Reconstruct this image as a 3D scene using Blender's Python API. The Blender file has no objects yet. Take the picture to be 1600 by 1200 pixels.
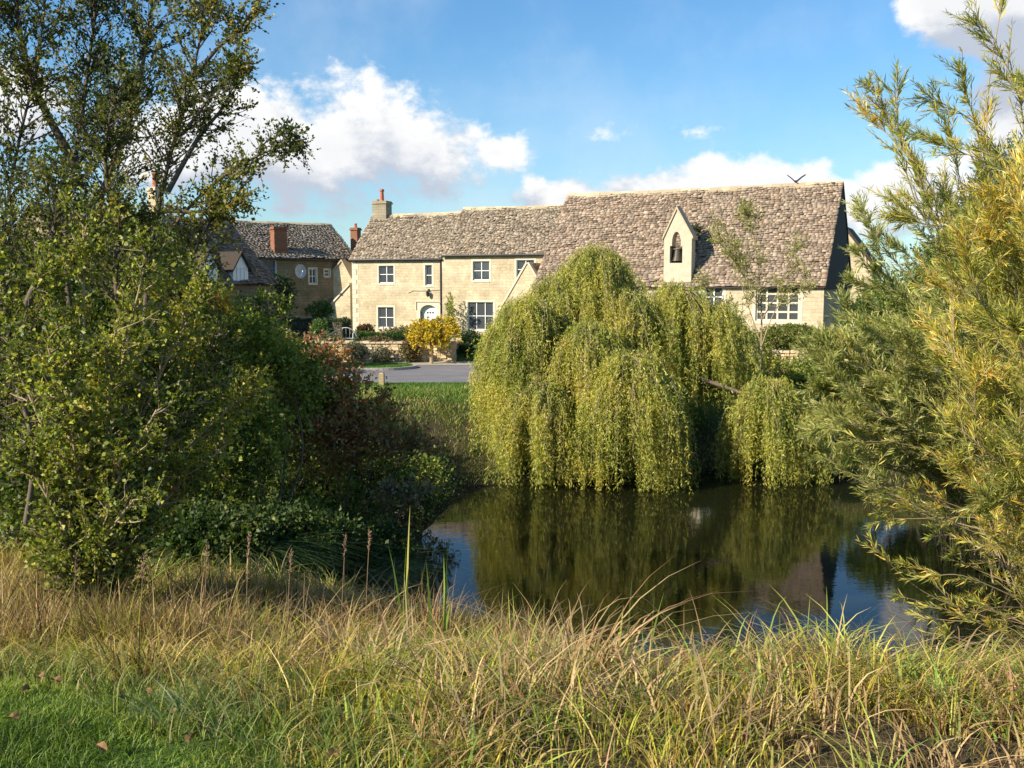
import bpy, math
import numpy as np
from mathutils import Vector, Matrix

R = math.radians
S = bpy.context.scene
COL = S.collection
rng = np.random.default_rng(7)

# ------------------------------------------------------------------ camera
F = 1500.0
PITCH = math.atan(145 / F)
EYE = np.array([0.0, 0.0, 5.2])
cam_d = bpy.data.cameras.new("camera")
cam_d.sensor_width = 36
cam_d.lens = 36 * F / 1600
cam_d.clip_start = 0.05
cam_d.clip_end = 4000
cam = bpy.data.objects.new("camera", cam_d)
cam.location = EYE
cam.rotation_euler = (R(90) - PITCH, 0, 0)
COL.objects.link(cam)
S.camera = cam

SUN_AZ = R(-123)      # azimuth from +Y, clockwise positive: to the left and behind the camera
SUN_EL = R(30)
sv = Vector((math.sin(SUN_AZ) * math.cos(SUN_EL), math.cos(SUN_AZ) * math.cos(SUN_EL), math.sin(SUN_EL)))
sd = bpy.data.lights.new("sun", 'SUN')
sd.energy = 5.0
sd.angle = R(0.53)
sd.color = (1.0, 0.90, 0.74)
sun = bpy.data.objects.new("sun", sd)
sun.rotation_euler = sv.to_track_quat('Z', 'Y').to_euler()
COL.objects.link(sun)

S.view_settings.view_transform = 'Standard'
S.view_settings.look = 'None'
S.view_settings.exposure = 0.78
S.view_settings.gamma = 1
S.cycles.max_bounces = 6
S.cycles.diffuse_bounces = 3
S.cycles.glossy_bounces = 3
S.cycles.transmission_bounces = 4
S.cycles.use_denoising = True
S.cycles.sample_clamp_indirect = 6


# ------------------------------------------------------------------ node helper
class NT:
    def __init__(self, tree):
        self.t = tree
        self.n = tree.nodes
        self.l = tree.links

    def node(self, typ, **kw):
        nd = self.n.new(typ)
        for k, v in kw.items():
            setattr(nd, k, v)
        return nd

    def put(self, sock, v):
        if v is None:
            return
        if isinstance(v, bpy.types.NodeSocket):
            self.l.new(v, sock)
        else:
            sock.default_value = v

    def m(self, op, a, b=None, c=None, clamp=False):
        nd = self.node('ShaderNodeMath', operation=op, use_clamp=clamp)
        for i, v in enumerate((a, b, c)):
            self.put(nd.inputs[i], v)
        return nd.outputs[0]

    def mix(self, f, a, b, blend='MIX'):
        nd = self.node('ShaderNodeMix', data_type='RGBA', blend_type=blend)
        self.put(nd.inputs[0], f)
        for i, v in ((6, a), (7, b)):
            if isinstance(v, tuple):
                v = (*v[:3], 1)
            self.put(nd.inputs[i], v)
        return nd.outputs[2]

    def noise(self, vec, scale, detail=4, rough=.55, dim='3D', dist=0):
        nd = self.node('ShaderNodeTexNoise', noise_dimensions=dim)
        if vec is not None:
            self.l.new(vec, nd.inputs['Vector'])
        nd.inputs['Scale'].default_value = scale
        nd.inputs['Detail'].default_value = detail
        nd.inputs['Roughness'].default_value = rough
        nd.inputs['Distortion'].default_value = dist
        return nd.outputs['Fac']

    def ramp(self, f, stops):
        nd = self.node('ShaderNodeValToRGB')
        e = nd.color_ramp.elements
        while len(e) < len(stops):
            e.new(0.5)
        for i, (p, c) in enumerate(stops):
            e[i].position = p
            e[i].color = (*c, 1) if len(c) == 3 else c
        self.l.new(f, nd.inputs[0])
        return nd.outputs[0]

    def smooth(self, v, a, b):
        nd = self.node('ShaderNodeMapRange', interpolation_type='SMOOTHSTEP')
        self.put(nd.inputs[0], v)
        nd.inputs[1].default_value = a
        nd.inputs[2].default_value = b
        return nd.outputs[0]


# ------------------------------------------------------------------ sky
world = bpy.data.worlds.new("World")
S.world = world
world.use_nodes = True
w = NT(world.node_tree)
bg = w.n['Background']
SKY_K = 0.076
bg.inputs[1].default_value = SKY_K
sky = w.node('ShaderNodeTexSky', sky_type='NISHITA')
sky.sun_disc = False
sky.sun_elevation = SUN_EL
sky.sun_rotation = SUN_AZ
sky.altitude = 100
sky.air_density = 1.3
sky.dust_density = 0.3
sky.ozone_density = 2.5
tc = w.node('ShaderNodeTexCoord')
sep = w.node('ShaderNodeSeparateXYZ')
w.l.new(tc.outputs['Generated'], sep.inputs[0])
AZ = w.m('ARCTAN2', sep.outputs[0], sep.outputs[1])
EL = w.m('ARCSINE', sep.outputs[2])


def pxdir(px, py):
    return (px - 800) / F, (455 - py) / F


# (px, py, half width px, half height up, half height down)
CLOUDS = [(520, 245, 240, 135, 110, 1.0), (640, 245, 185, 105, 105, 1.0), (765, 245, 90, 35, 40, .8), (400, 235, 170, 120, 90, 1.1),
          (930, 219, 140, 30, 28, .36), (1076, 219, 60, 22, 22, .30), (300, 255, 160, 85, 70, 1), (430, 108, 50, 26, 20, .34),
          (885, 312, 120, 40, 40, .95), (1060, 318, 250, 74, 80, 1.15), (1256, 288, 48, 40, 40, 1), (1230, 320, 220, 60, 80, 1.1), (1400, 320, 180, 62, 60, 1.0),
          (1540, 50, 200, 160, 130, 3.2), (1600, 190, 170, 130, 160, 2.6), (470, 335, 150, 26, 26, .45), (1440, 300, 170, 60, 70, .9),
          (60, 230, 220, 130, 90, .8), (1900, 150, 300, 180, 140, 1), (-500, 250, 340, 130, 90, 1), (2400, 260, 340, 110, 70, 1)]


def density(az, el):
    cur = None
    for (px, py, rx, ru, rd, amp) in CLOUDS:
        a0, e0 = pxdir(px, py)
        dx = w.m('DIVIDE', w.m('SUBTRACT', az, a0), rx / F)
        de = w.m('SUBTRACT', el, e0)
        up = w.m('GREATER_THAN', de, 0.0)
        k = w.m('ADD', w.m('MULTIPLY', up, F / ru - F / rd), F / rd)
        dy = w.m('MULTIPLY', de, k)
        r = w.m('SQRT', w.m('ADD', w.m('MULTIPLY', dx, dx), w.m('MULTIPLY', dy, dy)))
        v = w.m('MULTIPLY', w.m('SUBTRACT', 1.0, r), amp)
        cur = v if cur is None else w.m('SMOOTH_MAX', cur, v, 0.25)
    cmb = w.node('ShaderNodeCombineXYZ')
    w.put(cmb.inputs[0], az)
    w.put(cmb.inputs[1], w.m('MULTIPLY', el, 1.35))
    n1 = w.noise(cmb.outputs[0], 9, 9, 0.58)
    n2 = w.noise(cmb.outputs[0], 38, 7, 0.6)
    cur = w.m('MAXIMUM', cur, -1.0)
    return w.m('ADD', cur, w.m('ADD', w.m('MULTIPLY', w.m('SUBTRACT', n1, .55), 2.0), w.m('MULTIPLY', w.m('SUBTRACT', n2, .5), .9)))


d0 = density(AZ, EL)
d1 = density(w.m('ADD', AZ, -0.018), w.m('ADD', EL, 0.060))
alpha = w.smooth(d0, 0.04, 0.46)
lit = w.smooth(w.m('SUBTRACT', d0, d1), -0.22, 0.75)
core = w.smooth(d0, 0.1, 1.1)
lit = w.m('MULTIPLY', lit, w.m('SUBTRACT', 1.0, w.m('MULTIPLY', core, 0.35)))
ccol = w.mix(lit, (4.3, 4.75, 5.6), (8.6, 8.5, 8.3))
ccol = w.mix(0.0, ccol, (1, 1, 1))
faint = w.noise(tc.outputs['Generated'], 5, 6, .6)
veil = w.m('MULTIPLY', w.smooth(faint, .42, .8), 0.3)
low = w.m('MULTIPLY', w.smooth(EL, 0.26, 0.0), 0.22)
tint = w.mix(1.0, sky.outputs[0], (0.63, 0.98, 1.27), 'MULTIPLY')
base = w.mix(w.m('ADD', veil, low, clamp=True), tint, (6.6, 7.3, 8.0))
final = w.mix(alpha, base, ccol)
w.l.new(final, bg.inputs[0])


# ------------------------------------------------------------------ general helpers
def ray(px, py):
    u = (px - 800) / F
    v = (600 - py) / F
    c, s = math.cos(PITCH), math.sin(PITCH)
    return np.array([u, c + v * s, -s + v * c])


def P(px, py, D):
    """World point seen along a direction at forward distance D."""
    d = ray(px, py)
    return EYE + d * (D / d[1])


def PZ(px, py, z):
    d = ray(px, py)
    return EYE + d * ((z - EYE[2]) / d[2])


def fnoise(p, freq, seed=0):
    r = np.random.default_rng(seed + 991)
    out = np.zeros(len(p))
    amp = 1.0
    tot = 0
    for o in range(3):
        for k in range(4):
            kv = r.normal(size=3)
            kv *= freq * (1.9 ** o) / np.linalg.norm(kv)
            out += amp * np.sin(p @ kv * 2 * math.pi + r.uniform(0, 6.28))
            tot += amp * amp * .5
        amp *= .6
    return out / math.sqrt(tot)


def tag(o, label=None, cat=None, group=None, kind=None):
    if label: o['label'] = label
    if cat: o['category'] = cat
    if group: o['group'] = group
    if kind: o['kind'] = kind
    return o


def empty(name, loc=(0, 0, 0), rz=0.0, label=None, cat=None, group=None):
    o = bpy.data.objects.new(name, None)
    o.empty_display_size = .2
    o.location = tuple(loc)
    o.rotation_euler = (0, 0, rz)
    COL.objects.link(o)
    tag(o, label, cat, group)
    return o


def np_mesh(name, verts, faces, mat, parent=None, colors=None, smooth=False, local=False):
    """faces: (M,k) array, or list of tuples. Verts are world coordinates unless local."""
    me = bpy.data.meshes.new(name)
    verts = np.asarray(verts, dtype=np.float32)
    if isinstance(faces, np.ndarray):
        k = faces.shape[1]
        me.vertices.add(len(verts))
        me.vertices.foreach_set('co', verts.ravel())
        me.loops.add(faces.size)
        me.loops.foreach_set('vertex_index', faces.astype(np.int32).ravel())
        me.polygons.add(len(faces))
        me.polygons.foreach_set('loop_start', np.arange(0, faces.size, k, dtype=np.int32))
        me.update(calc_edges=True)
    else:
        me.from_pydata(verts.tolist(), [], faces)
        me.update()
    if colors is not None:
        a = me.color_attributes.new('Col', 'FLOAT_COLOR', 'POINT')
        c = np.ones((len(verts), 4), dtype=np.float32)
        c[:, :3] = colors
        a.data.foreach_set('color', c.ravel())
    if smooth:
        me.polygons.foreach_set('use_smooth', np.ones(len(me.polygons), dtype=bool))
    if mat: me.materials.append(mat)
    o = bpy.data.objects.new(name, me)
    COL.objects.link(o)
    if parent is not None:
        o.parent = parent
        if not local:
            r = parent
            loc = Vector((0, 0, 0))
            while r is not None:
                loc += r.location
                r = r.parent
            o.location = -loc
    return o


class MB:
    """collects boxes, prisms and tubes into one mesh"""
    def __init__(self):
        self.v = []
        self.f = []
        self.c = []

    def add(self, vs, fs, col=None):
        b = len(self.v)
        self.v += [tuple(map(float, x)) for x in vs]
        self.f += [tuple(b + i for i in f) for f in fs]
        self.c += [col or (1, 1, 1)] * len(vs)
        return self

    def box(self, x0, x1, y0, y1, z0, z1, col=None):
        return self.add([(x0, y0, z0), (x1, y0, z0), (x1, y1, z0), (x0, y1, z0), (x0, y0, z1), (x1, y0, z1), (x1, y1, z1), (x0, y1, z1)],
                        [(3, 2, 1, 0), (4, 5, 6, 7), (0, 1, 5, 4), (1, 2, 6, 5), (2, 3, 7, 6), (3, 0, 4, 7)], col)

    def prism(self, poly, y0, y1, col=None):
        """poly in (x,z), counter-clockwise seen from -y; extruded along y"""
        n = len(poly)
        vs = [(x, y0, z) for x, z in poly] + [(x, y1, z) for x, z in poly]
        fs = [tuple(range(n)), tuple(range(2 * n - 1, n - 1, -1))]
        fs += [(i, i + n, (i + 1) % n + n, (i + 1) % n) for i in range(n)]
        return self.add(vs, fs, col)

    def prismx(self, poly, x0, x1, col=None):
        """poly in (y,z) extruded along x"""
        n = len(poly)
        vs = [(x0, y, z) for y, z in poly] + [(x1, y, z) for y, z in poly]
        fs = [tuple(range(n - 1, -1, -1)), tuple(range(n, 2 * n))]
        fs += [(i, (i + 1) % n, (i + 1) % n + n, i + n) for i in range(n)]
        return self.add(vs, fs, col)

    def tube(self, pts, rad, k=8, col=None, cap=True):
        pts = [np.array(p, float) for p in pts]
        if not hasattr(rad, '__len__'): rad = [rad] * len(pts)
        vs, fs = [], []
        for i, p in enumerate(pts):
            t = pts[min(i + 1, len(pts) - 1)] - pts[max(i - 1, 0)]
            t /= np.linalg.norm(t) + 1e-9
            a = np.cross(t, (0, 0, 1.0)) if abs(t[2]) < .95 else np.cross(t, (1.0, 0, 0))
            a /= np.linalg.norm(a)
            b = np.cross(t, a)
            for j in range(k):
                an = 2 * math.pi * j / k
                vs.append(p + rad[i] * (a * math.cos(an) + b * math.sin(an)))
        for i in range(len(pts) - 1):
            for j in range(k):
                fs.append((i * k + j, i * k + (j + 1) % k, (i + 1) * k + (j + 1) % k, (i + 1) * k + j))
        if cap:
            fs.append(tuple(range(k - 1, -1, -1)))
            fs.append(tuple((len(pts) - 1) * k + j for j in range(k)))
        return self.add(vs, fs, col)

    def build(self, name, mat, parent=None, local=True, smooth=False):
        return np_mesh(name, self.v, self.f, mat, parent, colors=np.array(self.c), smooth=smooth, local=local)


# ------------------------------------------------------------------ materials
def new_mat(name):
    m = bpy.data.materials.new(name)
    m.use_nodes = True
    t = NT(m.node_tree)
    b = t.n['Principled BSDF']
    return m, t, b


def leaf_mat(name, rough=.5, trans=.35, spec=.35):
    m, t, b = new_mat(name)
    a = t.node('ShaderNodeAttribute', attribute_name='Col')
    b.inputs['Roughness'].default_value = rough
    b.inputs['Specular IOR Level'].default_value = spec
    t.l.new(a.outputs['Color'], b.inputs['Base Color'])
    tr = t.node('ShaderNodeBsdfTranslucent')
    tcol = t.mix(1.0, a.outputs['Color'], (1.25, 1.35, 0.6), 'MULTIPLY')
    t.l.new(tcol, tr.inputs[0])
    mx = t.node('ShaderNodeMixShader')
    mx.inputs[0].default_value = trans
    t.l.new(b.outputs[0], mx.inputs[1])
    t.l.new(tr.outputs[0], mx.inputs[2])
    t.l.new(mx.outputs[0], t.n['Material Output'].inputs[0])
    return m


def plain(name, col, rough=.6, spec=.3, metal=0, var=.12, scale=6.0, bump=0.0, attr=False):
    m, t, b = new_mat(name)
    tcn = t.node('ShaderNodeTexCoord')
    n = t.noise(tcn.outputs['Object'], scale, 6, .65)
    f = t.m('ADD', t.m('MULTIPLY', t.m('SUBTRACT', n, .5), var * 4), 1.0)
    cm = t.node('ShaderNodeCombineColor')
    for i in range(3): t.l.new(f, cm.inputs[i])
    c = t.mix(1.0, cm.outputs[0], tuple(col), 'MULTIPLY')
    if attr:
        a = t.node('ShaderNodeAttribute', attribute_name='Col')
        c = t.mix(1.0, c, a.outputs['Color'], 'MULTIPLY')
    t.l.new(c, b.inputs['Base Color'])
    b.inputs['Roughness'].default_value = rough
    b.inputs['Specular IOR Level'].default_value = spec
    b.inputs['Metallic'].default_value = metal
    if bump:
        bp = t.node('ShaderNodeBump')
        bp.inputs['Strength'].default_value = bump
        bp.inputs['Distance'].default_value = .02
        t.l.new(n, bp.inputs['Height'])
        t.l.new(bp.outputs[0], b.inputs['Normal'])
    return m


def stone_wall_mat(name, c1, c2, mortar, sx=.42, sy=.16, seed=0):
    m, t, b = new_mat(name)
    tcn = t.node('ShaderNodeTexCoord')
    se = t.node('ShaderNodeSeparateXYZ')
    t.l.new(tcn.outputs['Object'], se.inputs[0])
    u = t.m('ADD', se.outputs[0], t.m('MULTIPLY', se.outputs[1], 1.0))
    wob = t.noise(tcn.outputs['Object'], 1.3, 3)
    v = t.m('ADD', se.outputs[2], t.m('MULTIPLY', wob, .06))
    cb = t.node('ShaderNodeCombineXYZ')
    t.l.new(u, cb.inputs[0])
    t.l.new(v, cb.inputs[1])
    br = t.node('ShaderNodeTexBrick', offset=.43, squash=.7, squash_frequency=3)
    t.l.new(cb.outputs[0], br.inputs['Vector'])
    br.inputs['Color1'].default_value = (*c1, 1)
    br.inputs['Color2'].default_value = (*c2, 1)
    br.inputs['Mortar'].default_value = (*mortar, 1)
    br.inputs['Scale'].default_value = 1
    br.inputs['Brick Width'].default_value = sx
    br.inputs['Row Height'].default_value = sy
    br.inputs['Mortar Size'].default_value = .012
    br.inputs['Mortar Smooth'].default_value = .4
    n1 = t.noise(tcn.outputs['Object'], .9, 5, .6)
    n2 = t.noise(tcn.outputs['Object'], 7, 5, .7)
    c = t.mix(1.0, br.outputs['Color'], t.ramp(n1, [(.3, (.74, .70, .62)), (.7, (1.12, 1.1, 1.04))]), 'MULTIPLY')
    c = t.mix(1.0, c, t.ramp(n2, [(.25, (.78, .76, .72)), (.75, (1.15, 1.13, 1.1))]), 'MULTIPLY')
    t.l.new(c, b.inputs['Base Color'])
    b.inputs['Roughness'].default_value = .9
    b.inputs['Specular IOR Level'].default_value = .2
    bp = t.node('ShaderNodeBump')
    bp.inputs['Strength'].default_value = .5
    bp.inputs['Distance'].default_value = .02
    h = t.m('ADD', t.m('MULTIPLY', br.outputs['Fac'], -.6), n2)
    t.l.new(h, bp.inputs['Height'])
    t.l.new(bp.outputs[0], b.inputs['Normal'])
    return m


M = {}
M['leaf'] = leaf_mat('leaf')
M['willow_leaf'] = leaf_mat('willow_leaf', .45, .35, .45)
M['blade'] = leaf_mat('grass_blade', .55, .3, .3)
M['bark'] = plain('bark', (.13, .10, .075), .9, .2, var=.25, scale=14, bump=.4)
M['pale_bark'] = plain('pale_bark', (.34, .26, .15), .8, .2, var=.2, scale=14, bump=.3)
M['wall'] = stone_wall_mat('cotswold_stone', (.61, .535, .40), (.50, .435, .325), (.49, .43, .32))
M['wall_shade'] = stone_wall_mat('shade_toned_stone', (.28, .23, .16), (.22, .18, .12), (.17, .14, .10))  # darker wall stone for the left houses, shade put into the colour
M['ashlar'] = plain('dressed_stone', (.60, .53, .40), .85, .2, var=.08, scale=3, bump=.2)
M['slate'] = plain('stone_slate', (.285, .234, .178), .92, .15, var=.2, scale=7, bump=.4, attr=True)
M['rubble'] = plain('rubble_stone', (.47, .385, .26), .92, .15, var=.16, scale=7, bump=.5, attr=True)
M['white'] = plain('white_paint', (.78, .78, .76), .4, .4, var=.02, scale=5)
M['brick'] = stone_wall_mat('red_brick', (.33, .12, .07), (.24, .085, .05), (.25, .2, .15), .22, .075)
M['pot'] = plain('terracotta_pot', (.40, .13, .075), .7, .3, var=.1, scale=8)
M['dark_metal'] = plain('dark_metal', (.02, .02, .022), .5, .4, var=.1)
M['old_metal'] = plain('grey_metal', (.32, .33, .35), .45, .4, .4, var=.1)
M['wood'] = plain('weathered_wood', (.36, .28, .15), .85, .2, var=.25, scale=12, bump=.5)
M['chimney_stone'] = stone_wall_mat('weathered_chimney_stone', (.40, .36, .28), (.30, .27, .21), (.26, .23, .18))
M['bell_stone'] = plain('weathered_bell_stone', (.50, .43, .31), .9, .2, var=.16, scale=4, bump=.4)
M['blue'] = plain('blue_paint', (.08, .20, .42), .5, .4, var=.04)
M['bird'] = plain('dark_feathers', (.015, .015, .018), .6, .3)
M['dark_timber'] = plain('dark_timber', (.05, .038, .03), .8, .2, var=.2, scale=9)


def glass_mat():
    m, t, b = new_mat('window_glass')
    b.inputs['Base Color'].default_value = (.06, .068, .075, 1)
    b.inputs['Roughness'].default_value = .06
    b.inputs['IOR'].default_value = 1.5
    tcn = t.node('ShaderNodeTexCoord')
    n = t.noise(tcn.outputs['Object'], 2.2, 2)
    bp = t.node('ShaderNodeBump')
    bp.inputs['Strength'].default_value = .15
    bp.inputs['Distance'].default_value = .05
    t.l.new(n, bp.inputs['Height'])
    t.l.new(bp.outputs[0], b.inputs['Normal'])
    return m


M['glass'] = glass_mat()


# ------------------------------------------------------------------ terrain
def sstep(x, a, b):
    t = np.clip((x - a) / (b - a), 0, 1)
    return t * t * (3 - 2 * t)


def pond_dist(x, y):
    an = np.arctan2(y - 19.2, x - 5.0)
    wob = 1 + .035 * np.sin(3 * an + 1) + .03 * np.sin(5 * an + 2.2) + .015 * np.sin(11 * an)
    q = np.sqrt(((x - 5.0) / np.where(x < 5, 7.25, 8.0)) ** 2 + ((y - 19.2) / 8.1) ** 2) / wob - 1
    return q * 8.0


def height(x, y):
    x = np.asarray(x, float)
    y = np.asarray(y, float)
    near = 3.6 - 1.35 * sstep(y, 3.2, 7.6) - .45 * sstep(y, 7.5, 12) - .92 * sstep(x, -.5, 3.0) * sstep(y, 4.2, 8.5)
    far = 2.0 + .55 * sstep(y, 43.6, 44.2) + .1 * sstep(y, 46, 56)
    near = near + .25 * sstep(-x, .3, 3.0) * sstep(y, 4.5, 7) * (1 - sstep(y, 9, 14))
    base = near + (far - near) * sstep(y, 14, 27)
    base = base + .04 * np.sin(x * 1.1 + y * .7) * np.cos(y * .9 - x * .4) * sstep(y, 3.5, 5) * (1 - sstep(y, 27, 30))
    d = pond_dist(x, y)
    wdt = 5.2
    s = np.clip(d / wdt, 0, 1)
    s = np.sin(s * math.pi / 2) ** 1.3
    z = base * s
    return np.where(d < 0, -0.9 * sstep(-d, 0, 2.0), z)


def axis(lo, hi, mid0, mid1, fine, grow):
    a = list(np.arange(mid0, mid1, fine))
    st = fine
    v = a[0]
    left = []
    while v > lo:
        st *= grow
        v -= st
        left.append(v)
    st = fine
    v = a[-1]
    right = []
    while v < hi:
        st *= grow
        v += st
        right.append(v)
    return np.array(left[::-1] + a + right)


xs = axis(-900, 900, -9, 16, .25, 1.12)
ys = axis(-300, 1500, 0.0, 48, .25, 1.12)
GX, GY = np.meshgrid(xs, ys)
GZ = height(GX, GY)
nx, ny = len(xs), len(ys)
idx = np.arange(nx * ny).reshape(ny, nx)
gf = np.stack([idx[:-1, :-1], idx[:-1, 1:], idx[1:, 1:], idx[1:, :-1]], -1).reshape(-1, 4)
gm, t, b = new_mat('meadow_ground')
geo = t.node('ShaderNodeNewGeometry')
pos = geo.outputs['Position']
se = t.node('ShaderNodeSeparateXYZ')
t.l.new(pos, se.inputs[0])
n1 = t.noise(pos, .9, 5, .6)
n2 = t.noise(pos, 14, 5, .7)
grass = t.mix(n2, (.035, .075, .012), (.085, .15, .03))
grass = t.mix(t.smooth(n1, .4, .65), grass, (.08, .12, .03))
earth = t.mix(n2, (.035, .028, .015), (.11, .085, .045))
nearf = t.m('MULTIPLY', t.smooth(se.outputs[2], 3.40, 3.56), t.smooth(se.outputs[0], .3, -.8))
farf = t.m('MULTIPLY', t.smooth(se.outputs[1], 28.5, 30.5), 1.0)
fac = t.m('MAXIMUM', nearf, farf)
mud = t.smooth(se.outputs[2], .35, .05)
c = t.mix(fac, earth, grass)
c = t.mix(mud, c, (.022, .018, .010))
t.l.new(c, b.inputs['Base Color'])
b.inputs['Roughness'].default_value = .95
b.inputs['Specular IOR Level'].default_value = .1
bp = t.node('ShaderNodeBump')
bp.inputs['Strength'].default_value = .8
bp.inputs['Distance'].default_value = .04
t.l.new(n2, bp.inputs['Height'])
t.l.new(bp.outputs[0], b.inputs['Normal'])
g = np_mesh('ground', np.stack([GX.ravel(), GY.ravel(), GZ.ravel()], 1), gf, gm, smooth=True)
tag(g, kind='structure')

# water
an = np.linspace(0, 2 * math.pi, 120, endpoint=False)
wv = [(5.0, 19.2, 0.0)] + [(5.0 + 9.6 * math.cos(a), 19.2 + 9.6 * math.sin(a), 0.0) for a in an]
wf = [(0, 1 + i, 1 + (i + 1) % 120) for i in range(120)]
wm, t, b = new_mat('pond_water')
b.inputs['Base Color'].default_value = (.010, .011, .004, 1)
b.inputs['Roughness'].default_value = .02
b.inputs['IOR'].default_value = 1.333
b.inputs['Specular IOR Level'].default_value = .5
geo = t.node('ShaderNodeNewGeometry')
mp = t.node('ShaderNodeMapping')
mp.inputs['Scale'].default_value = (1.0, 2.2, 1)
t.l.new(geo.outputs['Position'], mp.inputs[0])
n1 = t.noise(mp.outputs[0], 1.4, 3, .5)
n2 = t.noise(mp.outputs[0], 7, 2, .5)
bp = t.node('ShaderNodeBump')
bp.inputs['Strength'].default_value = .09
bp.inputs['Distance'].default_value = .02
t.l.new(t.m('ADD', n1, t.m('MULTIPLY', n2, .35)), bp.inputs['Height'])
t.l.new(bp.outputs[0], b.inputs['Normal'])
tag(np_mesh('pond_water', wv, wf, wm), kind='structure')


# ------------------------------------------------------------------ road, verge, kerb
def sheet(name, xs_, ys_, z, mat, inside=None):
    X, Y = np.meshgrid(xs_, ys_)
    i = np.arange(X.size).reshape(X.shape)
    f = np.stack([i[:-1, :-1], i[:-1, 1:], i[1:, 1:], i[1:, :-1]], -1).reshape(-1, 4)
    return tag(np_mesh(name, np.stack([X.ravel(), Y.ravel(), np.full(X.size, z)], 1), f, mat), kind='structure')


def rough_mat(name, c1, c2, scale=30):
    m, t, b = new_mat(name)
    geo = t.node('ShaderNodeNewGeometry')
    n1 = t.noise(geo.outputs['Position'], scale, 4, .7)
    n2 = t.noise(geo.outputs['Position'], .7, 4, .6)
    c = t.mix(n1, c1, c2)
    c = t.mix(1.0, c, t.ramp(n2, [(.3, (.8, .8, .8)), (.7, (1.15, 1.13, 1.1))]), 'MULTIPLY')
    t.l.new(c, b.inputs['Base Color'])
    b.inputs['Roughness'].default_value = .9
    b.inputs['Specular IOR Level'].default_value = .2
    return m


sheet('road', np.linspace(-60, 60, 40), np.linspace(33.4, 42.4, 12), 2.02, rough_mat('asphalt', (.13, .125, .13), (.24, .23, .235)))
sheet('gravel_path', np.linspace(-30, 5.0, 20), np.linspace(41.4, 43.4, 5), 2.026, rough_mat('gravel', (.30, .26, .19), (.50, .44, .34), 12))
drive = sheet('driveway', np.linspace(-2.45, .2, 5), np.linspace(42.0, 46.0, 8), 2.03, rough_mat('drive_gravel', (.34, .29, .22), (.52, .46, .36), 12))
verge_mat = rough_mat('verge_turf', (.05, .11, .018), (.10, .18, .035), 18)
# rounded end verge island with its kerb
out = []
for i in range(24):
    a = -math.pi / 2 + math.pi * i / 23
    out.append((-5.6 + 1.5 * math.cos(a), 39.9 + 1.35 * math.sin(a)))
poly = [(-30, 38.55)] + out + [(-30, 41.25)]
mb = MB()
n = len(poly)
mb.add([(x, y, 2.125) for x, y in poly], [tuple(range(n))])
tag(mb.build('grass_verge', verge_mat), kind='structure')
mb = MB()
for i in range(n - 1):
    a_, b_ = np.array(poly[i]), np.array(poly[i + 1])
    tt = (b_ - a_) / np.linalg.norm(b_ - a_)
    nn = np.array([tt[1], -tt[0]]) * .13
    q = [a_, b_, b_ + nn, a_ + nn]
    mb.add([(p[0], p[1], 2.0) for p in q] + [(p[0], p[1], 2.13) for p in q], [(4, 5, 6, 7), (3, 2, 6, 7), (0, 1, 5, 4), (0, 3, 7, 4), (1, 2, 6, 5)])
tag(mb.build('kerb', plain('kerb_stone', (.36, .33, .28), .9, var=.1)), kind='structure')


# ------------------------------------------------------------------ leaves, blades, tubes
def unit(v):
    return v / (np.linalg.norm(v, axis=-1, keepdims=True) + 1e-9)


def pick(pal, n, r, jitter=.18, p=None, f=None):
    """pal: list of (weight, rgb). f: optional 0..1 clump field steering the choice."""
    ws = np.array([q[0] for q in pal], float)
    cs = np.array([q[1] for q in pal], float)
    cum = np.cumsum(ws / ws.sum())
    u = r.random(n)
    if f is not None:
        u = np.clip(.55 * u + .45 * f, 0, .999)
    i = np.minimum(np.searchsorted(cum, u), len(pal) - 1)
    c = cs[i] * (1 + r.normal(0, jitter, (n, 1)))
    c *= 1 + r.normal(0, .05, (n, 3))
    return np.clip(c, .003, .95)


def leaf_obj(name, pos, dr, L, W, cols, mat, parent, r, bend=.15):
    n = len(pos)
    dr = unit(dr)
    side = unit(np.cross(dr, unit(r.normal(size=(n, 3)))))
    nor = np.cross(dr, side)
    L = L.reshape(-1, 1)
    W = W.reshape(-1, 1)
    v = np.empty((n, 4, 3))
    v[:, 0] = pos
    v[:, 1] = pos + dr * L * .45 + side * W * .5 + nor * W * .2
    v[:, 2] = pos + dr * L + nor * L * bend * -.5
    v[:, 3] = pos + dr * L * .45 - side * W * .5 + nor * W * .2
    f = np.arange(n * 4).reshape(n, 4)
    return np_mesh(name, v.reshape(-1, 3), f, mat, parent, colors=np.repeat(cols, 4, 0))


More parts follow.
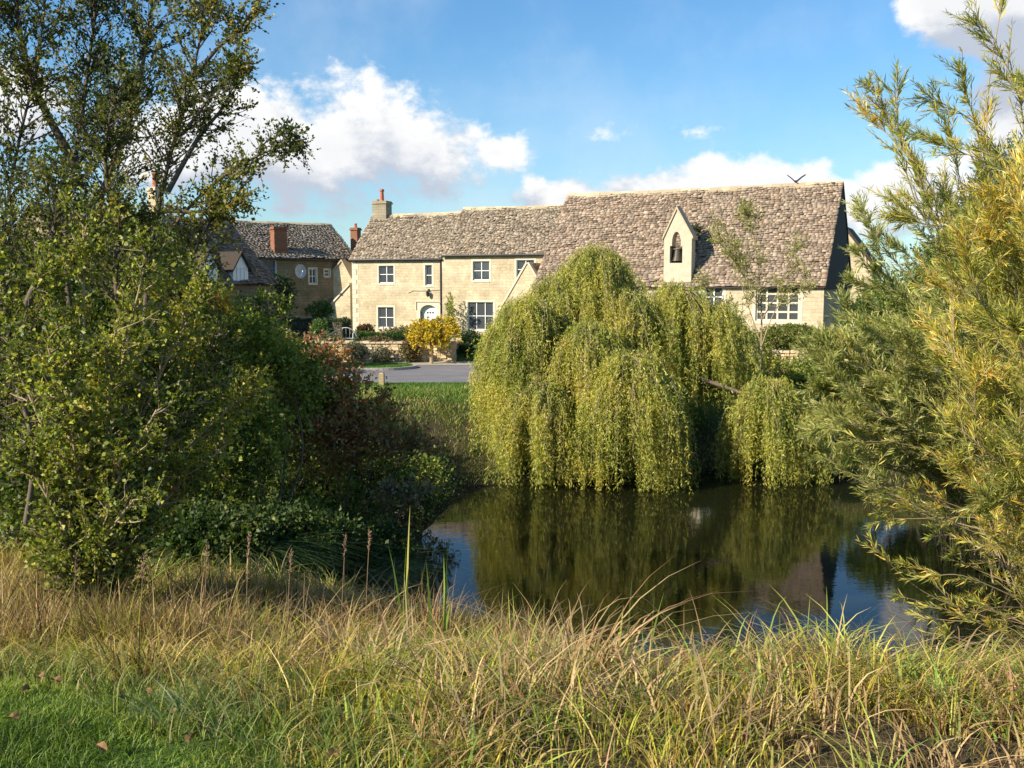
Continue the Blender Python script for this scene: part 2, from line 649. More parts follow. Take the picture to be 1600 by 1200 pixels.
def blades(name, base, head, H, lean, W, cols, mat, parent=None, r=rng, segs=4, droop=.0, tipcol=None):
    """grass blades: base (n,3), head (n,) heading angle, H height, lean horizontal reach / H"""
    n = len(base)
    hd = np.stack([np.cos(head), np.sin(head), np.zeros(n)], 1)
    fa = head + math.pi / 2 + r.normal(0, .7, n)
    sd_ = np.stack([np.cos(fa), np.sin(fa), np.zeros(n)], 1)
    v = np.empty((n, segs + 1, 2, 3))
    H = H.reshape(-1, 1)
    lean = lean.reshape(-1, 1)
    W = W.reshape(-1, 1)
    dro = np.broadcast_to(np.asarray(droop).reshape(-1, 1), (n, 1))
    for i in range(segs + 1):
        t_ = i / segs
        zz = H * (t_ - dro * t_ ** 3)
        p = base + hd * (lean * H * t_ ** 1.8)
        p = p.copy()
        p[:, 2:3] += zz
        ww = W * (1 - t_ ** 2.2) * .5 + .0002
        v[:, i, 0] = p + sd_ * ww
        v[:, i, 1] = p - sd_ * ww
    k = 2 * (segs + 1)
    b0 = np.arange(n)[:, None] * k
    fs = [b0 + np.array([[2 * i, 2 * i + 1, 2 * i + 3, 2 * i + 2]]) for i in range(segs)]
    f = np.stack(fs, 1).reshape(-1, 4)
    cc = np.repeat(cols, k, 0)
    return np_mesh(name, v.reshape(-1, 3), f, mat, parent, colors=cc)


def tubes(name, paths, mat, parent, k=5):
    V, Fc = [], []
    off = 0
    ang = np.arange(k) * 2 * math.pi / k
    ca, sa = np.cos(ang)[None, :, None], np.sin(ang)[None, :, None]
    for pts, rad in paths:
        pts = np.asarray(pts, float)
        m = len(pts)
        tg = unit(np.gradient(pts, axis=0))
        ref = np.array([.31, .93, .17])
        a = unit(np.cross(tg, ref))
        bb = np.cross(tg, a)
        rd = np.asarray(rad, float).reshape(m, 1, 1)
        ring = pts[:, None, :] + rd * (a[:, None] * ca + bb[:, None] * sa)
        V.append(ring.reshape(-1, 3))
        i = np.arange(m - 1)[:, None] * k
        j = np.arange(k)[None]
        j2 = (j + 1) % k
        Fc.append((off + np.stack([i + j, i + j2, i + k + j2, i + k + j], -1)).reshape(-1, 4))
        off += m * k
    return np_mesh(name, np.concatenate(V), np.concatenate(Fc), mat, parent, smooth=True)


def bez(pts, n):
    """smooth path through control points (Catmull-Rom)"""
    p = np.array([pts[0]] + list(pts) + [pts[-1]], float)
    out = []
    for i in range(1, len(p) - 2):
        for t_ in np.linspace(0, 1, n, endpoint=False):
            t2, t3 = t_ * t_, t_ ** 3
            out.append(.5 * (2 * p[i] + (p[i + 1] - p[i - 1]) * t_ + (2 * p[i - 1] - 5 * p[i] + 4 * p[i + 1] - p[i + 2]) * t2 + (3 * p[i] - p[i - 1] - 3 * p[i + 1] + p[i + 2]) * t3))
    out.append(p[-2])
    return np.array(out)


def twig_leaves(starts, dirs, lens, nl, r, Ls, Wf, spread=.8, droop=.0, t0=.1):
    """leaves along straight-ish twigs -> pos, dir, L, W"""
    n = len(starts)
    t_ = t0 + (1 - t0) * (np.arange(nl)[None] + r.random((n, nl)) * .8) / nl
    bend = r.normal(0, .18, (n, 3))
    p = starts[:, None] + dirs[:, None] * (lens[:, None] * t_)[..., None] + bend[:, None] * (lens[:, None] * t_ ** 2)[..., None]
    d = dirs[:, None] + spread * r.normal(size=(n, nl, 3))
    d[..., 2] -= droop
    L = r.uniform(Ls[0], Ls[1], (n, nl))
    return p.reshape(-1, 3), d.reshape(-1, 3), L.ravel(), (L * Wf * r.uniform(.75, 1.25, (n, nl))).ravel()


def grow_side(limb, r, n, L, ang=.9, up=.25, t0=.25):
    """side branches off a limb path: list of (pts)"""
    out = []
    m = len(limb)
    for _ in range(n):
        tt = t0 + (1 - t0) * r.random() ** .8
        i = min(int(tt * (m - 1)), m - 2)
        p = limb[i] + (limb[i + 1] - limb[i]) * r.random()
        d = limb[i + 1] - limb[i]
        d = d / (np.linalg.norm(d) + 1e-9)
        q = r.normal(size=3)
        q -= d * (q @ d)
        q /= np.linalg.norm(q) + 1e-9
        d = d * math.cos(ang) + q * math.sin(ang)
        ll = L * (1.15 - .7 * tt) * r.uniform(.5, 1.2)
        pts = [p]
        for s in range(5):
            d = d + r.normal(0, .16, 3) + np.array([0, 0, up * .3])
            d /= np.linalg.norm(d)
            pts.append(pts[-1] + d * ll / 5)
        out.append(np.array(pts))
    return out


def blob_points(blobs, n, r, shell=.45):
    """random points in ellipsoid shells weighted by volume ; returns pos, outward"""
    c = np.array([b_[0] for b_ in blobs], float)
    rad = np.array([b_[1] for b_ in blobs], float)
    wgt = np.prod(rad, 1) ** .75
    i = r.choice(len(blobs), n, p=wgt / wgt.sum())
    d = unit(r.normal(size=(n, 3)))
    s = (shell + (1 - shell) * r.random(n) ** .6)[:, None]
    return c[i] + d * rad[i] * s, d, i


def B(px, py, D, rx, rz, ry=None):
    k = D / F
    return (P(px, py, D), (rx * k, (ry if ry is not None else (rx + rz) * .5) * k, rz * k))


def clear_ground(pos, gap=.02):
    return pos[:, 2] > np.maximum(height(pos[:, 0], pos[:, 1]), 0) + gap


def bush(name, label, cat, base, blobs, ntw, nl, pal, Ls, Wf=.6, tl=(.12, .3), stems=6, bark='bark', seed=1, thr=-.9,
         freq=.9, group=None, droop=.1, mat='leaf', up=.3, srad=.02, spread=.8, shell=.4, jitter=.2):
    r = np.random.default_rng(seed)
    base = np.array(base, float)
    root = empty(name, base, 0, label, cat, group)
    p, d, bi = blob_points(blobs, ntw, r, shell)
    nz = fnoise(p, freq, seed)
    k = (nz > thr) & clear_ground(p)
    p, d, bi = p[k], d[k], bi[k]
    dd = unit(d * .8 + r.normal(0, .55, p.shape) + np.array([0, 0, up]))
    ln = r.uniform(tl[0], tl[1], len(p))
    lp, ld, L, W = twig_leaves(p, dd, ln, nl, r, Ls, Wf, spread, droop)
    k = clear_ground(lp)
    lp, ld, L, W = lp[k], ld[k], L[k], W[k]
    f = np.clip(.5 + .3 * fnoise(lp, freq * 1.3, seed + 5), 0, 1)
    cols = pick(pal, len(lp), r, jitter, f=f)
    leaf_obj('foliage', lp, ld, L, W, cols, M[mat], root, r)
    paths = []
    # limbs reach from the base to each clump, branches from the limbs to some twigs
    for (c, rad) in blobs:
        for s in range(max(1, stems // len(blobs))):
            e = np.array(c) + r.normal(0, .35, 3) * np.array(rad)
            b0 = base + np.array([r.normal(0, .12), r.normal(0, .12), -.05])
            mid = b0 * .5 + e * .5 + r.normal(0, .12, 3) * np.linalg.norm(e - b0)
            mid[2] += .1
            pth = bez([b0, mid, e], 7)
            paths.append((pth, np.linspace(srad, srad * .35, len(pth))))
    nb = min(len(p), 60 * len(blobs))
    for i in r.choice(len(p), nb, replace=False):
        c = np.array(blobs[bi[i]][0])
        s0 = c + (p[i] - c) * .1
        pth = bez([s0, (s0 + p[i]) / 2 + r.normal(0, .06, 3), p[i], p[i] + dd[i] * ln[i]], 3)
        paths.append((pth, np.linspace(srad * .32, .0015, len(pth))))
    tubes('stem', paths, M[bark], root, 5)
    return root


def gz(x, y):
    return float(height(x, y))


# ================================================================== BUILDINGS
def slates(parent, name, o, ux, us, w_, h_, mat, seed=0, row=.13, sw=(.10, .26), th=.02, tone=(1, 1, 1), sag=.05, dark=.0):
    """stone slates laid in courses. o corner at eave, ux unit along eave, us unit up-slope (local coordinates)"""
    r = np.random.default_rng(seed)
    o, ux, us = map(lambda q: np.array(q, float), (o, ux, us))
    nn = np.cross(ux, us)
    V, C = [], []
    rows = int(h_ / row)
    for j in range(rows):
        y0 = j * h_ / rows
        x = -r.uniform(0, .2)
        rr = 1.0 - .35 * j / rows
        while x < w_:
            sw_ = r.uniform(*sw) * (.8 + .4 * rr)
            xa, xb = max(x, -.02) + .006, min(x + sw_, w_ + .02) - .006
            x += sw_
            if xb - xa < .04: continue
            l_ = h_ / rows * 1.55
            yo = y0 + r.normal(0, .014)
            tl_ = th * r.uniform(.7, 1.5)
            lift = .05 + abs(r.normal(0, .022))
            sg = -sag * math.sin(math.pi * (xa + xb) / 2 / w_) - .02 * math.sin(xa * 1.9 + j * .4)
            yt = min(yo + l_, h_ + .02)
            q = [o + ux * a_ + us * b_ + nn * c_ + np.array([0, 0, sg]) for a_, b_, c_ in
                 ((xa, yo, lift), (xb, yo + r.normal(0, .02), lift + r.normal(0, .014)), (xb, yt, .012), (xa, yt, .012),
                  (xa, yo, lift + tl_), (xb, yo, lift + tl_), (xb, yt, .012 + tl_), (xa, yt, .012 + tl_))]
            V += q
            c = r.choice([0, 1, 2, 3], p=[.45, .27, .20, .08])
            col = np.array([(1, 1, 1), (.68, .66, .63), (1.3, 1.28, 1.23), (1.08, .97, .84)][c]) * r.uniform(.72, 1.2) * np.array(tone)
            C += [col] * 8
    V = np.array(V)
    n_ = len(V) // 8
    pat = np.array([(4, 5, 6, 7), (0, 1, 5, 4), (1, 2, 6, 5), (3, 0, 4, 7)])
    f = (np.arange(n_)[:, None, None] * 8 + pat[None]).reshape(-1, 4)
    return np_mesh(name, V, f, mat, parent, colors=np.array(C), local=True)


def wall_panel(mb, L, H0, H1, y, holes, reveal=.16, face=-1):
    """rectangular wall in plane y with rectangular holes (x0,x1,z0,z1) and their reveals"""
    X = sorted({0, L, *[h for q in holes for h in q[:2]]})
    Z = sorted({H0, H1, *[h for q in holes for h in q[2:]]})
    for i in range(len(X) - 1):
        for j in range(len(Z) - 1):
            cx, cz = (X[i] + X[i + 1]) / 2, (Z[j] + Z[j + 1]) / 2
            if any(q[0] < cx < q[1] and q[2] < cz < q[3] for q in holes): continue
            mb.add([(X[i], y, Z[j]), (X[i + 1], y, Z[j]), (X[i + 1], y, Z[j + 1]), (X[i], y, Z[j + 1])], [(0, 1, 2, 3)])
    yb = y + reveal
    for (a, b_, c, d) in holes:
        mb.add([(a, y, c), (b_, y, c), (b_, y, d), (a, y, d), (a, yb, c), (b_, yb, c), (b_, yb, d), (a, yb, d)],
               [(0, 4, 5, 1), (1, 5, 6, 2), (2, 6, 7, 3), (3, 7, 4, 0)])


def window(parent, x0, x1, z0, z1, y=0.0, nx_=2, nz_=2, surround=.11, fr=.05, bar=.04, frame='white', stone='ashlar', arch=False):
    fy = y + .07
    m = MB()
    a, b_, c, d = x0, x1, z0, z1
    m.box(a, a + fr, fy, fy + .06, c, d)
    m.box(b_ - fr, b_, fy, fy + .06, c, d)
    m.box(a + fr, b_ - fr, fy, fy + .06, c, c + fr)
    m.box(a + fr, b_ - fr, fy, fy + .06, d - fr, d)
    for i in range(1, nx_):
        x = a + (b_ - a) * i / nx_
        m.box(x - bar / 2, x + bar / 2, fy - .003, fy + .055, c + fr, d - fr)
    for j in range(1, nz_):
        z = c + (d - c) * j / nz_
        m.box(a + fr, b_ - fr, fy + .004, fy + .05, z - bar / 2, z + bar / 2)
    f = m.build('window', M[frame], parent)
    g_ = MB()
    g_.add([(a + .01, fy + .045, c + .01), (b_ - .01, fy + .045, c + .01), (b_ - .01, fy + .045, d - .01), (a + .01, fy + .045, d - .01)], [(0, 1, 2, 3)])
    g_.build('pane', M['glass'], f)
    # curtain edge and dark room behind are given by the glass; the dressed stone surround sits proud of the wall
    if surround:
        s = MB()
        w_ = surround
        s.box(a - w_, a, y - .012, y + .1, c - w_, d + w_)
        s.box(b_, b_ + w_, y - .012, y + .1, c - w_, d + w_)
        s.box(a, b_, y - .012, y + .1, d, d + w_)
        s.box(a, b_, y - .03, y + .1, c - w_, c)
        s.build('surround', M[stone], f)
    return f


def frame_of(O, ang):
    """local axes for a building whose front faces the pond: x along the facade, y into the building"""
    ux = np.array([math.cos(ang), math.sin(ang), 0])
    uy = np.array([-math.sin(ang), math.cos(ang), 0])
    return ux, uy


def hit(px, py, O, ang):
    """pixel direction to (local x, local z) on the vertical facade plane through O"""
    ux, uy = frame_of(O, ang)
    d = ray(px, py)
    O = np.array(O, float)
    k = ((O - EYE) @ uy) / (d @ uy)
    q = EYE + d * k - O
    return q @ ux, q[2]


def chimney(parent, x, y, z0, z1, wx, wy, mat, pots=1, cap=True, potmat='pot', ph=.5, pr=.11):
    m = MB()
    m.box(x - wx / 2, x + wx / 2, y - wy / 2, y + wy / 2, z0, z1)
    if cap:
        m.box(x - wx / 2 - .06, x + wx / 2 + .06, y - wy / 2 - .06, y + wy / 2 + .06, z1, z1 + .09)
        m.box(x - wx / 2 - .02, x + wx / 2 + .02, y - wy / 2 - .02, y + wy / 2 + .02, z1 + .09, z1 + .17)
    st = m.build('chimney', M[mat], parent)
    top = z1 + (.17 if cap else 0)
    for i in range(pots):
        pxx = x + (i - (pots - 1) / 2) * .34
        pm = MB()
        pm.tube([(pxx, y, top), (pxx, y, top + ph * .1), (pxx, y, top + ph * .8), (pxx, y, top + ph * .82), (pxx, y, top + ph * .95), (pxx, y, top + ph)],
                [pr * 1.15, pr, pr * .85, pr * 1.15, pr * 1.15, pr * .8], 10)
        pm.build('chimney_pot', M[potmat], st)
    return st


GZ0 = 2.55
# ---------------- cottage (two ranges under slightly different roofs)
ANG = R(-21)
O1 = P(550, 403, 58.0)
O1[2] = GZ0
ux, uy = frame_of(O1, ANG)
cot = empty('stone_cottage', O1, ANG, 'long honey stone cottage with white windows, arched white door and mossy stone slate roof', 'house')
L1 = hit(692, 450, O1, ANG)[0]
E1 = hit(560, 403, O1, ANG)[1]
E1b = hit(690, 401, O1, ANG)[1]
eave1 = (E1 + E1b) / 2
DEP = 5.6
L2end = hit(905, 430, O1, ANG)[0]
eave2 = hit(760, 396, O1, ANG)[1]
# ridge heights
rid = P(660, 335, 0.1)
def zat(px, py, lx, ly, O=O1, A=ANG):
    ux_, uy_ = frame_of(O, A)
    q = np.array(O) + ux_ * lx + uy_ * ly
    return P(px, py, q[1])[2] - O[2]
ridge1 = zat(660, 334, L1 * .7, DEP / 2)
ridge2 = zat(800, 323.5, (L1 + L2end) / 2, DEP / 2)


def rect(px0, py0, px1, py1, O=O1, A=ANG):
    x0, z0 = hit(px0, py1, O, A)
    x1, z1 = hit(px1, py0, O, A)
    return (x0, x1, z0, z1)


wins1 = [(rect(592, 415, 615, 442.5), 2, 2), (rect(591, 480, 615, 512), 2, 2), (rect(664.5, 414, 675, 446), 1, 2)]
wins2 = [(rect(740, 408, 766, 438), 2, 2), (rect(808, 406, 836, 436), 2, 2), (rect(732, 472, 772, 515), 3, 2)]
dr = rect(657, 476, 683, 526)
dr = (dr[0], dr[1], 0.0, dr[3])
m = MB()
wall_panel(m, L1, -.6, eave1, 0, [q[0] for q in wins1] + [(dr[0], dr[1], 0.0, dr[3])], .3)
# gable ends, rear
m.prismx([(0, -.6), (DEP, -.6), (DEP, eave1), (DEP / 2, ridge1 - .08), (0, eave1)], -.001, .3)
m.add([(0, DEP, -.6), (L1, DEP, -.6), (L1, DEP, eave1), (0, DEP, eave1)], [(3, 2, 1, 0)])
m.build('wall', M['wall'], cot)
m = MB()
holes2 = [tuple([q[0][0] - L1, q[0][1] - L1, q[0][2], q[0][3]]) for q in wins2]
wall_panel(m, L2end - L1, -.6, eave2, -.10, holes2, .3)
m.v = [(x + L1, y, z) for x, y, z in m.v]
m.add([(L1, -.1, -.6), (L1, 0, -.6), (L1, 0, eave2), (L1, -.1, eave2)], [(0, 1, 2, 3)])
m.prismx([(-.098, -.6), (DEP, -.6), (DEP, eave2), (DEP / 2, ridge2 - .08), (-.098, eave2)], L2end - .3, L2end)
m.prismx([(0.01, eave1 - .05), (DEP, eave1 - .05), (DEP / 2, ridge2 - .08)], L1 + .004, L1 + .2)
m.add([(L1, DEP, -.6), (L2end, DEP, -.6), (L2end, DEP, eave2), (L1, DEP, eave2)], [(3, 2, 1, 0)])
m.build('wall', M['wall'], cot)
for q, a, c in wins1: window(cot, *q, 0.0, a, c)
for q, a, c in wins2: window(cot, *q, -.10, a, c)


def gable_roof(parent, x0, x1, dep, ze, zr, mat, seed, yoff=0.0, over=.18, tone=(1, 1, 1), ridge_mat='ashlar', row=.13, sag=.05):
    rise = zr - ze
    half = dep / 2
    sl = math.hypot(half, rise)
    us = np.array([0, half / sl, rise / sl])
    o = np.array([x0, yoff, ze]) - us * over
    m_ = MB()   # sarking under the slates
    m_.prismx([(yoff - us[1] * over, ze - us[2] * over - .05), (yoff + half, zr - .05), (yoff + dep + us[1] * over, ze - us[2] * over - .05),
               (yoff + dep + us[1] * over, ze - us[2] * over - .01), (yoff + half, zr - .01), (yoff - us[1] * over, ze - us[2] * over - .01)][::-1], x0 + .01, x1 - .01)
    if sag:
        m_.v = [(x, y, z - sag * math.sin(math.pi * min(max((x - x0) / (x1 - x0), 0), 1))) for x, y, z in m_.v]
    rf = m_.build('roof', M['dark_timber'], parent)
    slates(rf, 'slates', o, (1, 0, 0), us, x1 - x0, sl + over, M['slate'], seed, tone=tone, row=row, sag=sag)
    usb = np.array([0, -half / sl, rise / sl])
    ob = np.array([x1, yoff + dep, ze]) - usb * over
    slates(rf, 'slates', ob, (-1, 0, 0), usb, x1 - x0, sl + over, M['slate'], seed + 50, row=.3, sw=(.35, .6), tone=tone, sag=sag)
    r = np.random.default_rng(seed)
    rm = MB()
    x = x0
    while x < x1 - .05:
        w_ = min(r.uniform(.4, .6), x1 - x)
        dz = r.normal(0, .008) - sag * math.sin(math.pi * (x - x0) / (x1 - x0))
        g_ = r.uniform(.75, 1.1)
        rm.prismx([(yoff + half - .17, zr - .17 * rise / half + .05 + dz), (yoff + half, zr + .05 + dz), (yoff + half + .17, zr - .17 * rise / half + .05 + dz),
                   (yoff + half + .17, zr - .17 * rise / half + .09 + dz), (yoff + half, zr + .12 + dz), (yoff + half - .17, zr - .17 * rise / half + .09 + dz)][::-1],
                  x + .004, x + w_ - .004, (g_, g_, g_ * .97))
        x += w_
    rm.build('ridge_tiles', M['rubble'], rf)
    return rf


gable_roof(cot, -.12, L1 + .05, DEP, eave1, ridge1, 'slate', 3)
gable_roof(cot, L1 + .08, L2end + .1, DEP + .1, eave2, ridge2, 'slate', 4, yoff=-.1)
# door with arched dressed stone surround
a, b_, c, d = dr
cx = (a + b_) / 2
hw = (b_ - a) / 2
m = MB()
n_ = 14
arch = [(cx - (hw) * math.cos(math.pi * i / n_), d - .42 + .40 * math.sin(math.pi * i / n_)) for i in range(n_ + 1)]
W_ = .22
m.box(a - W_, a, -.03, .3, 0, d + .14)
m.box(b_, b_ + W_, -.03, .3, 0, d + .14)
for i in range(n_):
    (xa, za), (xb, zb) = arch[i], arch[i + 1]
    m.prism([(xa, za), (xb, zb), (xb, d + .14), (xa, d + .14)], -.03, .3)
ds = m.build('door_surround', M['ashlar'], cot)
m = MB()
m.box(a - W_ - .05, b_ + W_ + .05, -.09, .0, d + .16, d + .21)
m.box(a - W_ - .05, a - W_, -.09, .0, d - .3, d + .16)
m.box(b_ + W_, b_ + W_ + .05, -.09, .0, d - .3, d + .16)
m.build('hood_mould', M['ashlar'], ds)
m = MB()
m.box(a, b_, .22, .28, 0, d - .02)
for i in range(5): m.box(a + .06 + i * (b_ - a - .1) / 5, a + .06 + (i + .82) * (b_ - a - .1) / 5, .205, .22, .1, d - .55)
dd_ = m.build('door', M['white'], cot)
for i in range(3): MB().box(cx - .22 + i * .17, cx - .12 + i * .17, .197, .21, d - .52, d - .42).build('door_glazing', M['glass'], dd_)
m = MB()
m.tube([(b_ - .14, .19, 1.0), (b_ - .14, .15, 1.0), (b_ - .2, .15, 1.0)], .014, 6)
m.build('handle', M['dark_metal'], dd_)
# wall lamp, downpipe, gutter, cable
lx, lz = hit(670.5, 459, O1, ANG)
m = MB()
m.box(lx - .05, lx + .05, -.03, 0, lz + .1, lz + .28)
m.tube([(lx, 0, lz + .22), (lx, -.16, lz + .24), (lx, -.18, lz + .14)], .018, 6)
m.tube([(lx, -.18, lz + .16), (lx, -.18, lz + .1), (lx, -.18, lz - .12), (lx, -.18, lz - .18)], [.03, .11, .09, .03], 8)
m.build('wall_lamp', M['dark_metal'], cot)
m = MB()
m.tube([(L1 - .1, -.06, eave1 - .12), (L1 - .1, -.06, -.2)], .05, 8)
for z in (.6, 1.9, 3.2): m.box(L1 - .17, L1 - .03, -.12, 0, z, z + .05)
m.build('downpipe', M['dark_metal'], cot)
m = MB()
m.tube([(-.1, -.2, eave1 - .13), (L1 + .02, -.2, eave1 - .15)], .055, 8)
m.build('gutter', M['dark_metal'], cot)
m = MB()
m.tube([(L1 + .05, -.3, eave2 - .11), (L2end, -.3, eave2 - .13)], .055, 8)
m.build('gutter', M['dark_metal'], cot)
m = MB()
cxz = [hit(638, 458, O1, ANG), hit(646, 454.5, O1, ANG), hit(660, 455, O1, ANG), hit(690, 453, O1, ANG)]
m.tube([(q[0], -.015, q[1]) for q in cxz], .012, 5)
m.build('cable', M['dark_metal'], cot)
# quoins on the left corner
m = MB()
r_ = np.random.default_rng(3)
z = -.3
i = 0
while z < eave1 - .3:
    h_ = r_.uniform(.24, .34)
    w_ = .42 if i % 2 else .26
    m.box(-.012, w_, -.013, .26 if i % 2 else .42, z, z + h_ - .012, (1, 1, 1))
    z += h_
    i += 1
m.build('quoins', M['ashlar'], cot)
# chimneys
cx1 = hit(592, 400, O1 + uy * 2.8, ANG)[0]
zc = zat(590, 319, .5, DEP / 2)
chimney(cot, .55, DEP / 2, ridge1 - 1.2, zc, .95, .75, 'chimney_stone', 1, ph=.75, pr=.13)
m = MB()
m.tube([(.25, DEP / 2, zc + .17), (.25, DEP / 2, zc + .3)], [.12, .1], 8)
m.build('chimney_pot', M['pot'], cot)
q = P(556, 385, 64)
zt = P(556, 360, 64)[2] - O1[2]
ql = q - O1
chimney(cot, ql @ ux, ql @ uy, 3.5, zt, .5, .5, 'brick', 1, ph=.28, pr=.1)

# porch wing gable in front of the cottage's right range
OG = P(785, 480, 50.0)
OG[2] = GZ0
por = empty('stone_outbuilding', OG, ANG, 'small steep gabled stone building half hidden behind the left side of the weeping willow', 'outbuilding')
ax, az_ = hit(824, 411, OG, ANG)
lx0, lz0 = hit(790, 470, OG, ANG)
sl_ = (az_ - lz0) / (ax - lx0)
ez = 1.6
xl, xr = ax - (az_ - ez) / sl_, ax + (az_ - ez) / sl_
m = MB()
m.prism([(xl, -.6), (xr, -.6), (xr, ez), (ax, az_ - .05), (xl, ez)], 0, .35)
m.box(xl, xl + .3, .35, 3.4, -.6, ez)
m.box(xr - .3, xr, .35, 3.4, -.6, ez)
m.build('wall', M['wall'], por)
for sgn, name in ((-1, 'l'), (1, 'r')):
    ln_ = math.hypot(ax - xl, az_ - ez)
    up_ = np.array([-sgn * (ax - xl) / ln_, 0, (az_ - ez) / ln_])
    if sgn < 0:
        slates(por, 'roof', np.array([xl, 3.4, ez]) - up_ * .15, (0, -1, 0), up_, 3.3, ln_ + .15, M['slate'], 71, sag=0)
    else:
        slates(por, 'roof', np.array([xr, .1, ez]) - up_ * .15, (0, 1, 0), up_, 3.3, ln_ + .15, M['slate'], 72, sag=0)
    m = MB()
    a0 = np.array([xl if sgn < 0 else xr, 0, ez]) - up_ * .2
    a1 = np.array([ax, 0, az_])
    nrm = np.array([-(a1 - a0)[2], 0, (a1 - a0)[0]])
    nrm = nrm / np.linalg.norm(nrm) * (.09 if sgn < 0 else -.09)
    pr = [a0, a1, a1 + nrm, a0 + nrm]
    if sgn > 0: pr = pr[::-1]
    m.prism([(p_[0], p_[2]) for p_ in pr], -.05, .32)
    m.build('coping', M['ashlar'], por)

# lean-to wall and small gabled shed at the left end of the cottage
OS = P(549, 480, 58.4)
OS[2] = GZ0
shed = empty('garden_shed', OS, ANG, 'small gabled stone lean-to with raking coping against the left end of the cottage', 'outbuilding')
a0 = hit(512, 487, OS, ANG)
a1 = hit(549.5, 446, OS, ANG)
m = MB()
m.prism([(a0[0], -.6), (a1[0], -.6), (a1[0], a1[1]), (a0[0], a0[1])], -.2, .1)
m.build('wall', M['wall'], shed)
m = MB()
m.prism([(a0[0] - .1, a0[1] - .05), (a1[0], a1[1] + .03), (a1[0], a1[1] + .16), (a0[0] - .1, a0[1] + .08)], -.28, .16)
m.build('coping', M['ashlar'], shed)
b0, b1, b2 = hit(512, 431, OS, ANG), hit(530, 408, OS, ANG), hit(549, 442, OS, ANG)
m = MB()
m.prism([(b0[0] + .1, -.6), (a1[0] - .02, -.6), (a1[0] - .02, b2[1]), (b1[0], b1[1]), (b0[0], b0[1])], .3, 2.6)
m.build('gable_wall', M['wall'], shed)
m = MB()
m.prism([(b0[0] - .08, b0[1] - .06), (b1[0], b1[1] + .02), (b1[0], b1[1] + .13), (b0[0] - .12, b0[1] + .03)], .22, 2.7)
m.prism([(b1[0], b1[1] + .02), (a1[0] - .05, b2[1] + .02), (a1[0] - .05, b2[1] + .13), (b1[0], b1[1] + .13)], .22, 2.7)
m.build('roof', M['rubble'], shed)

# ---------------- hall
Rl = P(890, 305, 50.0)
Rr = P(1315, 287, 44.0)
dv = (Rr - Rl)[:2]
HANG = math.atan2(dv[1], dv[0])
HL = float(np.hypot(*dv))
hx, hy = frame_of((0, 0, 0), HANG)
HD = 8.0
OH = Rl - hy * HD / 2
OH[2] = GZ0
hall = empty('village_hall', OH, HANG, 'tall stone hall with huge stone slate roof and bellcote, right of the cottage', 'hall')
hridge = (Rl[2] + Rr[2]) / 2 - GZ0
heave = hit(1290, 441, OH, HANG)[1]
print('hall', HL, math.degrees(HANG), 'eave', heave, 'ridge', hridge, 'cot', L1, L2end, eave1, eave2, ridge1, ridge2)
hw1 = rect(1180, 446, 1250, 501, OH, HANG)
hw2 = rect(1100, 447, 1130, 500, OH, HANG)
hw1 = (*hw1[:3], heave - .12)
hw2 = (*hw2[:3], heave - .12)
m = MB()
wall_panel(m, HL, -.6, heave, 0, [hw1, hw2], .3)
m.prismx([(0, -.6), (HD, -.6), (HD, heave), (HD / 2, hridge - .1), (0, heave)], -.001, .35)
m.prismx([(.002, -.6), (HD, -.6), (HD, heave), (HD / 2, hridge + .02), (.002, heave)], HL - .35, HL)
m.add([(0, HD, -.6), (HL, HD, -.6), (HL, HD, heave), (0, HD, heave)], [(3, 2, 1, 0)])
m.build('wall', M['wall'], hall)
window(hall, *hw1, 0.0, 4, 4, .13, .07, .08, frame='ashlar')
window(hall, *hw2, 0.0, 2, 3, .13, .06, .06)
gable_roof(hall, -.1, HL + .08, HD, heave, hridge, 'slate', 11, over=.25, tone=(1.03, .97, .97), row=.135, sag=.04)
# gable end panel, shade of the side away from the sun painted in
m = MB()
m.prismx([(-.05, heave - .3), (HD + .05, heave - .3), (HD / 2, hridge - .02)], HL + .002, HL + .05)
m.build('gable_shade_panel', plain('gable_shade_dark', (.05, .045, .042), .8, .2, var=.25, scale=8), hall)
# rear cross wing gable seen past the hall's end
m = MB()
q0 = P(1322, 360, 52) - OH
qx, qy = q0 @ hx, q0 @ hy
q1 = P(1356, 412, 52) - OH
hx1 = q1 @ hx
m.prism([(qx - 2.2, -.6), (hx1 + .3, -.6), (hx1 + .3, q1[2] - .15), (qx, q0[2]), (qx - 2.2, q1[2] - .2)], qy, qy + 2.5)
wg = m.build('rear_wing', M['wall'], hall)
m = MB()
m.prism([(qx, q0[2]), (hx1 + .5, q1[2] - .35), (hx1 + .5, q1[2] - .12), (qx, q0[2] + .22)], qy - .15, qy + 2.7)
m.build('roof', M['dark_timber'], wg)

# bellcote
bx0, bz0 = hit(1037, 434, OH, HANG)
bx1, _ = hit(1080, 434, OH, HANG)
bxa, bza = hit(1058.5, 327, OH, HANG)
_, bze = hit(1040, 371, OH, HANG)
BT = .55
m = MB()
o0, ozr0 = hit(1046.5, 411, OH, HANG)
o1, ozr1 = hit(1066.5, 384, OH, HANG)
_, otop = hit(1057, 362, OH, HANG)
l0, _ = hit(1050, 384, OH, HANG)
l1, _ = hit(1064, 384, OH, HANG)
y0, y1 = -.02, BT
zb = heave - .3
m.prism([(bx0, zb), (bx1, zb), (bx1, ozr0), (bx0, ozr0)], y0, y1)
m.prism([(bx0, ozr0), (o0, ozr0), (o0, ozr1), (bx0, ozr1)], y0, y1)
m.prism([(o1, ozr0), (bx1, ozr0), (bx1, ozr1), (o1, ozr1)], y0, y1)
lc = (l0 + l1) / 2
la = [(l0 + (lc - l0) * (1 - math.cos(k_ * math.pi / 12)), ozr1 + .12 + (otop - ozr1 - .12) * math.sin(k_ * math.pi / 12)) for k_ in range(7)]
